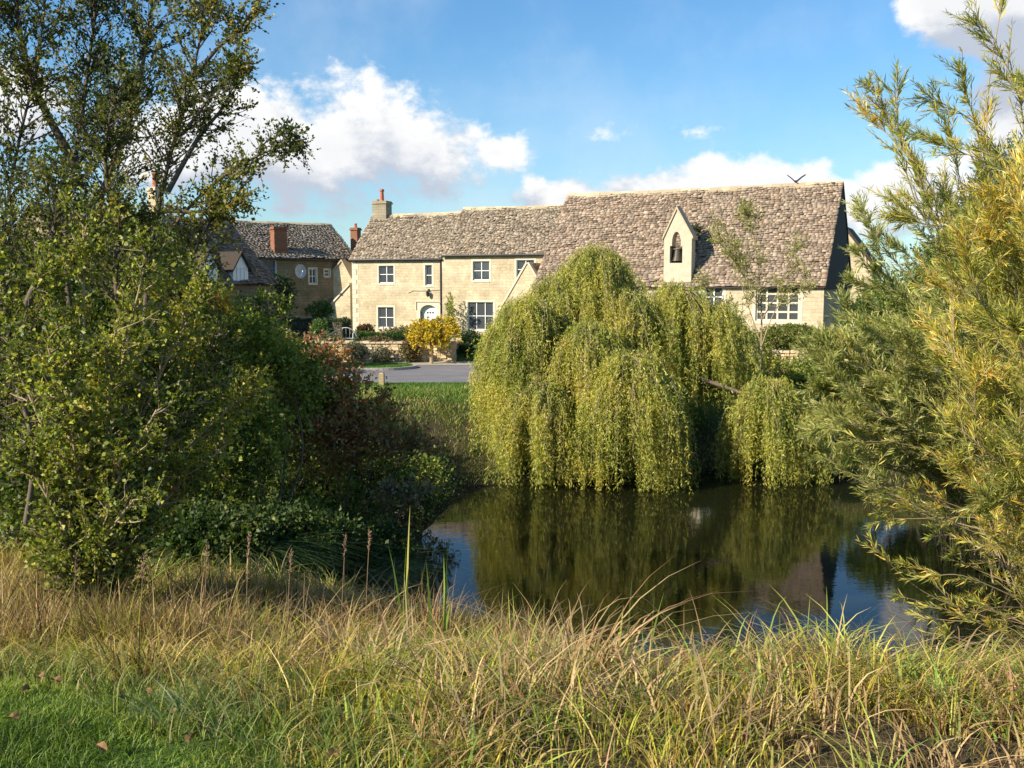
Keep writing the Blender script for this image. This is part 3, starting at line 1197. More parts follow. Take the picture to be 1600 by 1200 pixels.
la = [(l0, ozr1)] + la
# left and right halves round the lancet
left = [(bx0, ozr1), *la, (lc, bza), (bx0, bze)]
right = [(bx1, ozr1), (bx1, bze), (lc, bza)] + [(2 * lc - x, z) for x, z in la[::-1]]
for poly_ in (left, right):
    # strips keep the polygons convex
    pass
for i in range(len(la) - 1):
    (xa, za), (xb, zb_) = la[i], la[i + 1]
    if zb_ - za < 1e-4 and xb - xa < 1e-4: continue
    # outer edge height matched fan to outer corner
    m.prism([(xa, za), (xb, zb_), (bx0, bze)][::-1] if False else [(bx0, bze), (xa, za), (xb, zb_)], y0, y1)
    m.prism([(2 * lc - xb, zb_), (2 * lc - xa, za), (bx1, bze)], y0, y1)
m.prism([(bx0, ozr1), (l0, ozr1), (bx0, bze)], y0, y1)
m.prism([(2 * lc - l0, ozr1), (bx1, ozr1), (bx1, bze)], y0, y1)
m.prism([(bx0, bze), (lc, otop), (lc, bza)], y0, y1)
m.prism([(lc, otop), (bx1, bze), (lc, bza)], y0, y1)
bc = m.build('bellcote', M['bell_stone'], hall)
m = MB()
for sgn in (-1, 1):
    xe = bx0 - .07 if sgn < 0 else bx1 + .07
    ze_ = bze - .12
    pr = [(xe, ze_), (lc, bza), (lc, bza + .14), (xe, ze_ + .14)]
    m.prism(pr if sgn < 0 else pr[::-1], y0 - .06, y1 + .1)
m.build('coping', M['rubble'], bc)
m = MB()
bc_x = (o0 + o1) / 2
m.box(o0 + .001, o1 - .001, .18, .3, ozr1 - .1, ozr1 - .02)
zt_ = ozr1 - .12
hh = (ozr1 - ozr0)
m.tube([(bc_x, .24, zt_), (bc_x, .24, zt_ - .05), (bc_x, .24, zt_ - hh * .45), (bc_x, .24, zt_ - hh * .72)], [.05, .14, .19, .26], 14)
m.build('bell', plain('old_bronze', (.07, .06, .045), .5, .5, .6), bc)
m = MB()
m.box(o0 + .002, o1 - .002, .36, .4, ozr0 + .002, ozr1 - .14)
m.build('louvre_board', M['dark_timber'], bc)

# ---------------- left houses
AN2 = R(35)
RA = P(515, 352, 62.9)
RA0 = P(300, 338, 57.6)
d2 = (RA - RA0)[:2]
AN2 = math.atan2(d2[1], d2[0])
LA = float(np.hypot(*d2)) + 3
ax_, ay_ = frame_of((0, 0, 0), AN2)
DA = 7.0
OA = RA - ax_ * LA - ay_ * DA / 2
rA = RA[2] - GZ0
OA[2] = GZ0
hA = empty('rear_stone_house', OA, AN2, 'far stone house with a long grey stone slate roof left of the cottage, in shade', 'house')
eA = P(549, 402, 60)[2] - GZ0
m = MB()
wA = [rect(483.5, 420, 494, 443, OA, AN2)]
wB = rect(507, 421, 515, 432, OA, AN2)
wC = rect(405, 407, 430, 433, OA, AN2)
wall_panel(m, LA, -.6, eA, 0, [wA[0], wB, wC], .3)
m.prismx([(.002, -.6), (DA, -.6), (DA, eA), (DA / 2, rA - .08), (.002, eA)], LA - .3, LA)
m.prismx([(.002, -.6), (DA, -.6), (DA, eA), (DA / 2, rA - .08), (.002, eA)], 0, .3)
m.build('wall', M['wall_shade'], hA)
window(hA, *wA[0], 0.0, 2, 2, .08)
window(hA, *wB, 0.0, 1, 2, .06)
window(hA, *wC, 0.0, 2, 2, .06, frame='blue')
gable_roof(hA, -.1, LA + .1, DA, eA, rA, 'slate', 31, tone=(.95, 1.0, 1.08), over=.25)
m = MB()
m.tube([(0.0, -.27, eA - .2), (LA, -.27, eA - .22)], .06, 8)
m.build('gutter', M['dark_metal'], hA)
bq = hit(443, 380, OA - ay_ * .2, AN2)
ztp = hit(443, 358, OA - ay_ * .2, AN2)[1]
chimney(hA, bq[0], .5, eA - .6, ztp, .8, .6, 'brick', 0, cap=True)
# satellite dish
sx, sz = hit(464, 424, OA, AN2)
m = MB()
ring = []
for k_ in range(5):
    rr = .42 * k_ / 4
    ring.append([(sx + rr * math.cos(a) * .85, -.42 + .10 * (rr / .42) ** 2 * -1, sz + rr * math.sin(a)) for a in np.linspace(0, 2 * math.pi, 18, endpoint=False)])
vs = [p_ for rg in ring for p_ in rg]
fs = [(i * 18 + j, i * 18 + (j + 1) % 18, (i + 1) * 18 + (j + 1) % 18, (i + 1) * 18 + j) for i in range(4) for j in range(18)]
m.add(vs, fs)
m.tube([(sx, 0, sz - .2), (sx, -.3, sz - .15), (sx, -.42, sz)], .025, 6)
m.tube([(sx, -.5, sz - .35), (sx, -.85, sz)], .012, 5)
m.box(sx - .04, sx + .04, -.92, -.82, sz - .05, sz + .05)
m.build('satellite_dish', plain('grey_dish', (.45, .46, .47), .5), hA)

# near-left house, its dark slope turned from the sun
RB0 = P(232, 336, 45.0)
RB1 = P(355, 347, 49.5)
RB1[2] = RB0[2] = (RB0[2] + RB1[2]) / 2
d3 = (RB1 - RB0)[:2]
AN3 = math.atan2(d3[1], d3[0])
LB = float(np.hypot(*d3)) + 6
bx_, by_ = frame_of((0, 0, 0), AN3)
DB = 6.0
OB = RB1 - bx_ * LB - by_ * DB / 2
rB = RB1[2] - 2.3
OB[2] = 2.3
hB = empty('gabled_stone_house', OB, AN3, 'dark roofed stone house with two white trimmed gabled dormers behind the left trees', 'house')
eB = rB - 3.0
m = MB()
wall_panel(m, LB, -.6, eB, 0, [], .3)
m.prismx([(.002, -.6), (DB, -.6), (DB, eB), (DB / 2, rB - .08), (.002, eB)], LB - .3, LB)
m.prismx([(.002, -.6), (DB, -.6), (DB, eB), (DB / 2, rB - .08), (.002, eB)], 0, .3)
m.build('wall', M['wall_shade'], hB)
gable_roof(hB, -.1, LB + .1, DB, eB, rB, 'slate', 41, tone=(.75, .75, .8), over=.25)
chimney(hB, LB - 4.6, DB / 2, rB - .8, P(248, 300, 45.8)[2] - 2.3, .5, .5, 'wall', 1, ph=.75, pr=.14)
for pxc, pyt in ((325, 392), (374, 396)):
    x_, z_ = hit(pxc, pyt, OB - by_ * .0, AN3)
    x_ = min(x_, LB - 1.0)
    m = MB()
    m.prism([(x_ - .5, z_ - 1.4), (x_ + .5, z_ - 1.4), (x_ + .5, z_ - .7), (x_, z_), (x_ - .5, z_ - .7)], -.05, 2.0)
    dm = m.build('dormer', M['white'], hB)
    m = MB()
    for sg in (-1, 1):
        pr = [(x_ + sg * .62, z_ - .87), (x_, z_), (x_, z_ + .1), (x_ + sg * .62, z_ - .75)]
        m.prism(pr if sg < 0 else pr[::-1], -.18, 2.1)
    m.build('dormer_roof', M['dark_timber'], dm)
    window(dm, x_ - .28, x_ + .28, z_ - 1.3, z_ - .65, -.16, 2, 1, 0)


# ================================================================== WALLS AND GARDEN
def rubble_wall(name, label, p0, p1, z0, h, thick, seed, cat='wall', tone=(1, 1, 1), cap=True, sz=(.12, .34)):
    r = np.random.default_rng(seed)
    p0, p1 = np.array(p0[:2], float), np.array(p1[:2], float)
    L = np.linalg.norm(p1 - p0)
    ang = math.atan2(*(p1 - p0)[::-1])
    m = MB()
    z = -.2
    while z < h:
        hh_ = r.uniform(.09, .16)
        for yy in ((0, thick * .5), (thick * .5, thick)):
            x = -r.uniform(0, .15)
            while x < L:
                w_ = r.uniform(*sz)
                xa, xb = max(x, 0), min(x + w_, L)
                x += w_
                if xb - xa < .05: continue
                j = r.normal(0, .018, 3)
                col = np.array([(1, 1, 1), (.8, .78, .74), (1.2, 1.18, 1.12), (.95, .85, .72)][r.integers(4)]) * r.uniform(.75, 1.2) * np.array(tone)
                ya = yy[0] + (j[0] if yy[0] == 0 else 0)
                yb_ = yy[1] + (j[1] if yy[1] == thick else 0)
                m.add([(xa + .008, ya, z), (xb - .008, ya + j[2], z), (xb - .008, yb_, z), (xa + .008, yb_, z),
                       (xa + .014, ya + .01, z + hh_ - .01), (xb - .014, ya + .012, z + hh_ - .014 + j[2] * .4), (xb - .012, yb_, z + hh_ - .012), (xa + .012, yb_, z + hh_ - .012)],
                      [(3, 2, 1, 0), (4, 5, 6, 7), (0, 1, 5, 4), (1, 2, 6, 5), (2, 3, 7, 6), (3, 0, 4, 7)], tuple(col))
        z += hh_
    if cap:
        x = 0
        while x < L:
            w_ = r.uniform(.14, .4)
            g_ = r.uniform(.8, 1.25)
            hh_ = r.uniform(.05, .14)
            m.add([(x, -.05, z), (min(x + w_, L) - .01, -.05, z), (min(x + w_, L) - .01, thick + .05, z), (x, thick + .05, z),
                   (x + .02, -.02, z + hh_), (min(x + w_, L) - .03, -.02, z + hh_ * r.uniform(.7, 1)), (min(x + w_, L) - .03, thick, z + hh_), (x + .02, thick, z + hh_ * .9)],
                  [(4, 5, 6, 7), (0, 1, 5, 4), (1, 2, 6, 5), (2, 3, 7, 6), (3, 0, 4, 7)], (g_, g_ * .98, g_ * .94))
            x += w_
    o = m.build(name, M['rubble'])
    o.location = (p0[0], p0[1], z0)
    o.rotation_euler = (0, 0, ang)
    tag(o, label, cat)
    return o


a = P(455, 560, 43.6)
b_ = P(712, 560, 43.4)
rubble_wall('garden_wall', 'low pale rubble stone wall below the cottage garden, overgrown with plants', a, b_, 2.0, .74, .45, 5, tone=(1.3, 1.27, 1.2))
rubble_wall('garden_wall', 'stub of rubble wall turning back beside the driveway', b_ + np.array([0, .02, 0]), b_ + np.array([.1, 3.5, 0]), 2.0, .76, .4, 6, tone=(1.2, 1.17, 1.1))
rubble_wall('garden_wall', 'stretch of pale rubble wall in front of the hall, seen between the willows', P(1130, 560, 38.6), P(1330, 560, 37.0), 2.0, .72, .5, 8, tone=(1.2, 1.15, 1.05))
rubble_wall('garden_wall', 'short pale wall behind the dark hedge below the rear house', P(448, 490, 53), P(520, 490, 53), 2.6, 1.05, .4, 9)


def hedge(name, label, p0, p1, z0, h, thick, n, pal, seed, round_=.0, group=None):
    r = np.random.default_rng(seed)
    p0, p1 = np.array(p0[:2], float), np.array(p1[:2], float)
    L = np.linalg.norm(p1 - p0)
    ang = math.atan2(*(p1 - p0)[::-1])
    root = empty(name, (p0[0], p0[1], z0), ang, label, 'hedge', group)
    m = MB()
    m.box(.08, L - .08, .08, thick - .08, 0, h - .08)
    m.build('stem', M['bark'], root)
    A = np.array([L * h, L * h, thick * h, thick * h, L * thick])
    k = r.choice(5, n, p=A / A.sum())
    u, v = r.random(n), r.random(n)
    q = np.zeros((n, 3))
    nrm = np.zeros((n, 3))
    for i, (fn, nn) in enumerate([(lambda u, v: (u * L, 0 * u, v * h), (0, -1, 0)), (lambda u, v: (u * L, 0 * u + thick, v * h), (0, 1, 0)),
                                  (lambda u, v: (0 * u, u * thick, v * h), (-1, 0, 0)), (lambda u, v: (0 * u + L, u * thick, v * h), (1, 0, 0)),
                                  (lambda u, v: (u * L, v * thick, 0 * u + h), (0, 0, 1))]):
        s = k == i
        q[s] = np.stack(fn(u[s], v[s]), 1)
        nrm[s] = nn
    q -= nrm * r.random((n, 1)) * .12
    q += nrm * .04 * fnoise(q, .8, seed)[:, None]
    d = nrm + r.normal(0, .7, (n, 3)) + np.array([0, 0, .3])
    Ls = r.uniform(.04, .08, n)
    cols = pick(pal, n, r, .2)
    leaf_obj('foliage', q, d, Ls, Ls * .6, cols, M['leaf'], root, r).location = (0, 0, 0)
    return root


DKG = [(3, (.025, .055, .015)), (2, (.04, .085, .02)), (1, (.06, .10, .025))]
MIDG = [(3, (.07, .14, .03)), (2, (.10, .17, .03)), (1, (.13, .18, .04))]
hedge('clipped_hedge', 'long tall dark green clipped hedge left of the cottage', P(300, 510, 49), P(536, 515, 47), 2.55, 1.25, 1.1, 26000, DKG, 1)
hedge('clipped_hedge', 'small bright green box hedge, left one of the two under the cottage windows', P(554, 530, 47), P(590, 530, 47), 2.55, .62, .6, 5000, MIDG, 2)
hedge('clipped_hedge', 'small box hedge, right one of the two, beside the yellow tree', P(604, 530, 46.5), P(650, 530, 46.5), 2.55, .6, .6, 6000, [(3, (.05, .11, .025)), (2, (.07, .14, .03))], 3)

WY = [(2, (.30, .30, .05)), (3, (.42, .36, .05)), (2, (.55, .38, .06)), (1, (.20, .26, .05))]


def garden_plant(name, label, px, py, D, rx, rz, pal, seed, n=260, Ls=(.05, .1), z=None, cat='shrub', Wf=.6, nl=9, group=None):
    c = P(px, py, D)
    b0 = (c[0], c[1], gz(c[0], c[1]) if z is None else z)
    return bush(name, label, cat, b0, [B(px, py, D, rx, rz)], n, nl, pal, Ls, Wf, (.08, .2), 4, seed=seed, thr=-1.3, srad=.012, shell=.3, group=group)


GREY = [(3, (.16, .17, .11)), (2, (.22, .20, .13)), (1, (.10, .12, .05))]
RUST = [(2, (.22, .13, .07)), (2, (.15, .13, .06)), (1, (.10, .12, .04))]
garden_plant('garden_shrub', 'grey green spreading shrub on top of the garden wall at its left end', 505, 533, 44.6, 34, 12, GREY, 11, 500)
garden_plant('garden_shrub', 'dark green round shrub in front of the hedge beside the metal bench', 500, 518, 45.4, 16, 18, MIDG, 12, 350)
garden_plant('garden_shrub', 'grey lavender bush hanging over the face of the low wall', 553, 549, 43.2, 17, 12, GREY, 13, 380)
garden_plant('garden_shrub', 'brownish seed head shrub above the middle of the low wall', 590, 537, 44.2, 26, 9, RUST, 14, 320)
garden_plant('garden_shrub', 'pale grey tuft growing from the foot of the low wall', 596, 557, 43.0, 14, 13, GREY, 15, 260)
garden_plant('garden_shrub', 'bushy brown and green plant over the wall left of the young yellow tree', 640, 549, 43.0, 13, 17, RUST, 16, 420)
garden_plant('garden_shrub', 'dull green plant trailing at the left foot of the low wall', 484, 553, 42.9, 16, 16, [(3, (.08, .13, .04)), (2, (.14, .16, .07))], 17, 420)
garden_plant('garden_shrub', 'dark clipped shrub beside the driveway at the wall end', 728, 551, 44.2, 14, 13, DKG, 18, 420)
garden_plant('garden_shrub', 'dark shrub under the large three light cottage window', 735, 530, 47.0, 18, 12, DKG, 19, 420)
garden_plant('garden_shrub', 'red leaved bush at the foot of the cottage wall end', 572, 518, 49, 14, 10, [(3, (.16, .06, .03)), (2, (.08, .07, .03))], 20, 320)
garden_plant('flowering_bush', 'pink flowering bush under the ground floor cottage window', 625, 520, 50, 34, 8, [(2, (.42, .13, .10)), (3, (.13, .16, .05)), (2, (.40, .24, .16))], 21, 420)
garden_plant('garden_shrub', 'green leafy shrub above the pale wall left of the lean-to', 500, 484, 50.5, 22, 12, MIDG, 22, 420)
garden_plant('garden_shrub', 'dark garden shrub in front of the rear house wall', 436, 460, 52, 26, 34, DKG, 23, 900)
garden_plant('garden_shrub', 'pale yellow topped shrub beyond the left trees near the road', 437, 533, 36, 26, 17, [(3, (.42, .36, .15)), (2, (.30, .28, .10)), (1, (.2, .22, .07))], 24, 800, z=2.0, nl=12)
garden_plant('garden_shrub', 'golden green shrub between the willow and the hall window', 1235, 528, 39.8, 60, 19, [(3, (.10, .16, .03)), (2, (.26, .24, .05)), (1, (.05, .09, .02))], 25, 1500)
garden_plant('garden_shrub', 'dark ivy clump clinging to the right side of the bellcote', 1086, 372, 45.0, 9, 22, DKG, 26, 260, z=6.6)
# climber on the cottage wall beside the downpipe
cl = P(703, 495, 55)
garden_plant('climbing_plant', 'tall thin yellow green climber beside the cottage downpipe', 703, 492, 54.6, 6, 34, [(3, (.30, .32, .06)), (2, (.18, .24, .05))], 27, 260, z=GZ0, cat='climber')

# young yellow tree
yt = P(674, 570, 42.2)
yt[2] = 2.03
YB = [B(678, 519, 42.4, 38, 13), B(655, 530, 42.0, 18, 8), B(690, 508, 42.6, 20, 9), B(706, 526, 42.2, 14, 8), B(664, 512, 42.5, 18, 9), B(680, 537, 42.0, 24, 5)]
tr = bush('young_tree', 'small golden yellow leaved tree on a pale trunk by the garden wall', 'tree', (yt[0], yt[1], 2.9), YB, 950, 12,
          [(4, (.66, .50, .04)), (3, (.60, .40, .035)), (2, (.50, .46, .06)), (1, (.30, .32, .05))], (.07, .12), .6, (.12, .3), 8, seed=31, thr=-.5, freq=1.4, srad=.02)
m = MB()
m.tube([(0, 0, -.9), (.02, 0, -.3), (.01, 0, .1), (.03, 0, .3)], [.085, .075, .07, .04], 10)
m.build('trunk', M['pale_bark'], tr)
m = MB()
m.tube([(0.01, 0, .0), (.01, 0, .06)], .085, 10)
m.build('tree_tie', M['dark_metal'], tr)

# road side wooden posts
post = None
for i, (px, py0, py1, lab) in enumerate(((596.5, 583.5, 602.5, 'short square wooden post at the road edge by the reddish shrub'), (737, 581.5, 601, 'short square wooden post at the road edge beside the willow'))):
    q = PZ(px, py1, 2.0)
    q[2] = gz(q[0], q[1])
    h_ = 19 * q[1] / F + .03
    root = empty('wooden_post', q, R(8 if i else -5), lab, 'post', 'wooden posts along the road')
    m = MB()
    s = .085
    m.box(-s, s, -s, s, -.3, h_ - .04)
    m.add([(-s, -s, h_ - .04), (s, -s, h_ - .04), (s, s, h_ - .04), (-s, s, h_ - .04), (-s * .6, -s * .6, h_), (s * .6, -s * .6, h_), (s * .6, s * .6, h_), (-s * .6, s * .6, h_)],
          [(0, 1, 5, 4), (1, 2, 6, 5), (2, 3, 7, 6), (3, 0, 4, 7), (4, 5, 6, 7)])
    m.build('post_shaft', M['wood'], root)

# metal garden bench in front of the hedge
q = P(537, 528, 45.6)
bz = gz(q[0], q[1])
be = empty('garden_bench', (q[0], q[1], bz), R(-15), 'curved pale metal garden bench against the dark hedge', 'bench')
m = MB()
for i in range(5): m.box(-.55, .55, -.2 + i * .09, -.14 + i * .09, .42, .44)
m.build('seat', M['old_metal'], be)
m = MB()
arc = [(-.55 + 1.1 * k_ / 12, .27, .5 + .42 * math.sin(math.pi * k_ / 12) ** .5) for k_ in range(13)]
m.tube(arc, .022, 6)
for k_ in range(2, 11, 2): m.tube([(arc[k_][0], .27, .44), arc[k_]], .01, 5)
m.build('backrest', M['old_metal'], be)
for sx_ in (-1, 1):
    m = MB()
    m.tube([(sx_ * .55, .27, .72), (sx_ * .56, .0, .70), (sx_ * .57, -.2, .66), (sx_ * .56, -.22, .44)], .02, 6)
    m.build('armrest', M['white'], be)
    for sy_ in (-.2, .24):
        m = MB()
        m.tube([(sx_ * .53, sy_, .43), (sx_ * .54, sy_ * 1.1, 0)], .02, 6)
        m.build('leg', M['old_metal'], be)

# bird taking off from the hall ridge
q = P(1243.5, 284.5, 45.0)
m = MB()
m.tube([(-.20, 0, -.02), (-.1, 0, 0), (0, 0, .02), (.12, 0, .04), (.18, 0, .07), (.24, 0, .06)], [.03, .06, .085, .07, .05, .01], 10)
m.add([(-.34, -.06, -.04), (-.34, .06, -.04), (-.15, .03, .0), (-.15, -.03, .0)], [(0, 1, 2, 3)])
for sg in (-1, 1):
    m.add([(.10, sg * .04, .10), (-.08, sg * .05, -.03), (-.16, sg * .30, .20), (.06, sg * .28, .30), (-.22, sg * .50, .34), (-.04, sg * .54, .46)],
          [(0, 1, 2, 3), (3, 2, 4, 5)] if sg > 0 else [(3, 2, 1, 0), (5, 4, 2, 3)])
bd = m.build('bird', M['bird'])
bd.location = q
bd.scale = (.8, .8, .8)
bd.rotation_euler = (0, 0, R(80))
tag(bd, 'black bird with raised wings on the ridge of the hall roof', 'bird')


# ================================================================== TREES
# ---------- weeping willow
def weeping(name, label, trunk_base, lobes, seed, pal):
    r = np.random.default_rng(seed)
    root = empty(name, trunk_base, 0, label, 'tree')
    tb = np.array(trunk_base, float)
    LP, LD, LL, LW = [], [], [], []
    paths = []
    # trunk
    top = np.array([2.9, 28.0, 3.3])
    tp = bez([tb - np.array([0, 0, .3]), tb + np.array([.15, 0, 1.2]), (tb + top) / 2 + np.array([.2, 0, .3]), top], 6)
    trunk_paths = [(tp, np.linspace(.34, .2, len(tp)))]
    for (px, pt, pb, hw_, D, ns, dep) in lobes:
        k = D / F
        c = P(px, pt, D)
        rx = hw_ * k
        ry = dep
        ztop = c[2]
        zbot = max(P(px, pb, D)[2], .06)
        # limb to the top of the lobe, hidden inside the crown
        e = np.array([c[0], D + .3, ztop - .7])
        lm = bez([top, (top + e) / 2 + np.array([0, .3, .1]), e], 6)
        trunk_paths.append((lm, np.linspace(.12, .03, len(lm))))
        # arching branches spray from the limb; strands hang from each branch
        ns = int(ns * 1.2)
        nbr = max(10, ns // 32)
        bph = r.uniform(0, 2 * math.pi, nbr)
        bln = r.uniform(.35, 1.12, nbr)
        bup = r.uniform(-.38, .22, nbr) * min(rx, 1.2)
        brad = r.uniform(.5, 1.0, nbr)
        bi = r.integers(0, nbr, ns)
        tb_ = r.random(ns) ** .7
        rr = bln[bi] * (.15 + .85 * tb_)
        ph = bph[bi]
        jit = r.normal(0, .125, (3, ns))
        sx_ = c[0] + rx * rr * np.cos(ph) + jit[0]
        sy_ = D + ry * rr * np.sin(ph) + jit[1]
        domeh = min(.5 * (ztop - zbot), rx * 1.15)
        sz_ = ztop - .12 + bup[bi] * (1 - (2 * tb_ - 1) ** 2) * .9 - domeh * rr ** 1.9 + jit[2] * .6
        for q in range(nbr):
            tt_ = np.linspace(0, 1, 7)
            r__ = bln[q] * (.05 + .95 * tt_)
            paths.append((np.stack([c[0] + rx * r__ * np.cos(bph[q]), D + ry * r__ * np.sin(bph[q]), ztop - .22 + bup[q] * (1 - (2 * tt_ - 1) ** 2) * .9 - domeh * r__ ** 1.9], 1), np.linspace(.022, .006, 7)))
        hl = r.uniform(0, .52, nbr) ** 1.3
        low = zbot + (ztop - zbot) * np.clip(hl[bi] + .09 * r.normal(size=ns), -.02, .8)
        low = np.where(rr < .45, low + (ztop - low) * .25, low)
        # the bank below limits the strands
        low = np.maximum(low, np.maximum(height(sx_, sy_), 0) + .04)
        ln = np.maximum(sz_ - low, .3)
        nl = 40
        t_ = np.linspace(0, 1, nl)[None] + r.uniform(-.012, .012, (ns, nl))
        outx, outy = np.cos(ph), np.sin(ph)
        reach = (.18 + .22 * r.random(ns)) * np.minimum(rr + .3, 1)
        q_ = 1 - np.exp(-t_ * ln[:, None] / .5)
        cx_ = fnoise(np.stack([sx_, sy_, sz_], 1), 1.2, seed + 3) * .12
        sway = .03 * np.sin(t_ * 9 + r.uniform(0, 6, (ns, 1)))
        x_ = sx_[:, None] + outx[:, None] * reach[:, None] * q_ + sway + cx_[:, None] * t_
        y_ = sy_[:, None] + outy[:, None] * reach[:, None] * q_ + sway * .6
        z_ = sz_[:, None] + .12 * np.sin(np.clip(t_ * ln[:, None] / .4, 0, math.pi)) - ln[:, None] * t_ * (1 - .15 * np.exp(-t_ * 6))
        pts = np.stack([x_, y_, z_], -1)
        # number of leaves follows strand length
        keep = r.random((ns, nl)) < np.clip(ln / 2.6, .3, 1)[:, None]
        d = np.stack([outx[:, None] * .25 + r.normal(0, .6, (ns, nl)), outy[:, None] * .25 + r.normal(0, .55, (ns, nl)), -.85 + r.normal(0, .35, (ns, nl))], -1)
        for rep in range(2):
            kk = keep & (r.random((ns, nl)) < .92)
            LP.append((pts + r.normal(0, .02, pts.shape))[kk])
            LD.append((d + r.normal(0, .22, d.shape))[kk])
        for i in r.choice(ns, ns // 5, replace=False):
            paths.append((pts[i, ::6], np.linspace(.008, .002, len(pts[i, ::6]))))
    LP = np.concatenate(LP)
    LD = np.concatenate(LD)
    n = len(LP)
    L = r.uniform(.06, .125, n)
    f = np.clip(.5 + .28 * fnoise(LP, .5, seed + 9) + .12 * fnoise(LP, 2.2, seed + 10), 0, 1)
    cols = pick(pal, n, r, .14, f=f)
    k = clear_ground(LP, .0)
    leaf_obj('crown', LP[k], LD[k], L[k], (L * .21)[k], cols[k], M['willow_leaf'], root, r)
    tubes('branchlets', paths, M['pale_bark'], root, 3)
    tubes('trunk', trunk_paths, M['bark'], root, 9)
    print('willow leaves', n)
    return root


WPAL = [(2, (.16, .20, .035)), (4, (.34, .355, .065)), (4, (.49, .455, .085)), (1.5, (.58, .45, .09))]
lobes = [  # px, top y, bottom y, half width px, distance, strands, depth radius
    (930, 382, 640, 84, 28.6, 1500, 1.5),
    (870, 430, 660, 80, 28.3, 1200, 1.4),
    (985, 448, 640, 80, 27.8, 1100, 1.4),
    (1062, 440, 640, 78, 28.2, 1300, 1.3),
    (1115, 470, 610, 60, 28.0, 800, 1.0),
    (820, 464, 700, 60, 27.2, 1400, 1.3),
    (804, 530, 690, 33, 26.6, 700, .9),
    (826, 600, 745, 58, 25.9, 1000, 1.0),
    (850, 585, 755, 66, 25.8, 1100, 1.0),
    (985, 545, 772, 84, 25.4, 1700, 1.2),
    (920, 500, 730, 70, 26.4, 1100, 1.2),
    (1020, 570, 770, 40, 25.6, 600, .7),
    (1110, 545, 640, 44, 28.2, 500, .8),
    (1205, 590, 757, 60, 26.0, 1300, 1.1),
    (1252, 615, 745, 34, 26.4, 500, .8),
    (1150, 560, 640, 46, 27.8, 400, .9),
]
tbx = 3.3
weeping('weeping_willow', 'broad weeping willow with yellow green curtains trailing into the far side of the pond', (tbx, 28.2, gz(tbx, 28.2)), lobes, 21, WPAL)


# ---------- tall open tree at upper left
def limb_tree(name, label, base, limbs, pal, seed, side=26, L=1.2, twigs=9, nl=9, Ls=(.045, .07), Wf=.65, tl=(.12, .35), r0=.07,
              bark='bark', mat='leaf', t0=.25, up=.3, cat='tree', trunk_k=7, droop=.1, spread=.9, group=None):
    r = np.random.default_rng(seed)
    root = empty(name, base, 0, label, cat, group)
    main, thin, ST, DI = [], [], [], []
    for lb in limbs:
        pth = bez(lb[0], 6)
        rr = lb[1] if len(lb) > 1 else r0
        main.append((pth, np.linspace(rr, .008, len(pth))))
        ll = np.linalg.norm(np.diff(pth, axis=0), axis=1).sum()
        ns = int(side * ll * (lb[2] if len(lb) > 2 else 1))
        for s in grow_side(pth, r, ns, L * (lb[3] if len(lb) > 3 else 1), .85, up, lb[4] if len(lb) > 4 else t0):
            thin.append((s, np.linspace(.010, .002, len(s))))
            i = r.integers(0, len(s) - 1, twigs)
            fr = r.random((twigs, 1))
            st = s[i] + (s[i + 1] - s[i]) * fr
            dd0 = unit(s[i + 1] - s[i])
            di = unit(dd0 * .7 + r.normal(0, .55, (twigs, 3)) + np.array([0, 0, up * .6]))
            ST.append(st)
            DI.append(di)
    ST, DI = np.concatenate(ST), np.concatenate(DI)
    ln = r.uniform(tl[0], tl[1], len(ST))
    for i in r.choice(len(ST), min(len(ST), 2500), replace=False):
        thin.append((np.array([ST[i], ST[i] + DI[i] * ln[i]]), [.0035, .0015]))
    lp, ld, LL, WW = twig_leaves(ST, DI, ln, nl, r, Ls, Wf, spread, droop)
    k = clear_ground(lp)
    lp, ld, LL, WW = lp[k], ld[k], LL[k], WW[k]
    f = np.clip(.5 + .3 * fnoise(lp, .8, seed + 2), 0, 1)
    leaf_obj('foliage', lp, ld, LL, WW, pick(pal, len(lp), r, .22, f=f), M[mat], root, r)
    tubes('trunk', main, M[bark], root, trunk_k)
    tubes('branches', thin, M[bark], root, 4)
    print(name, 'leaves', len(lp))
    return root


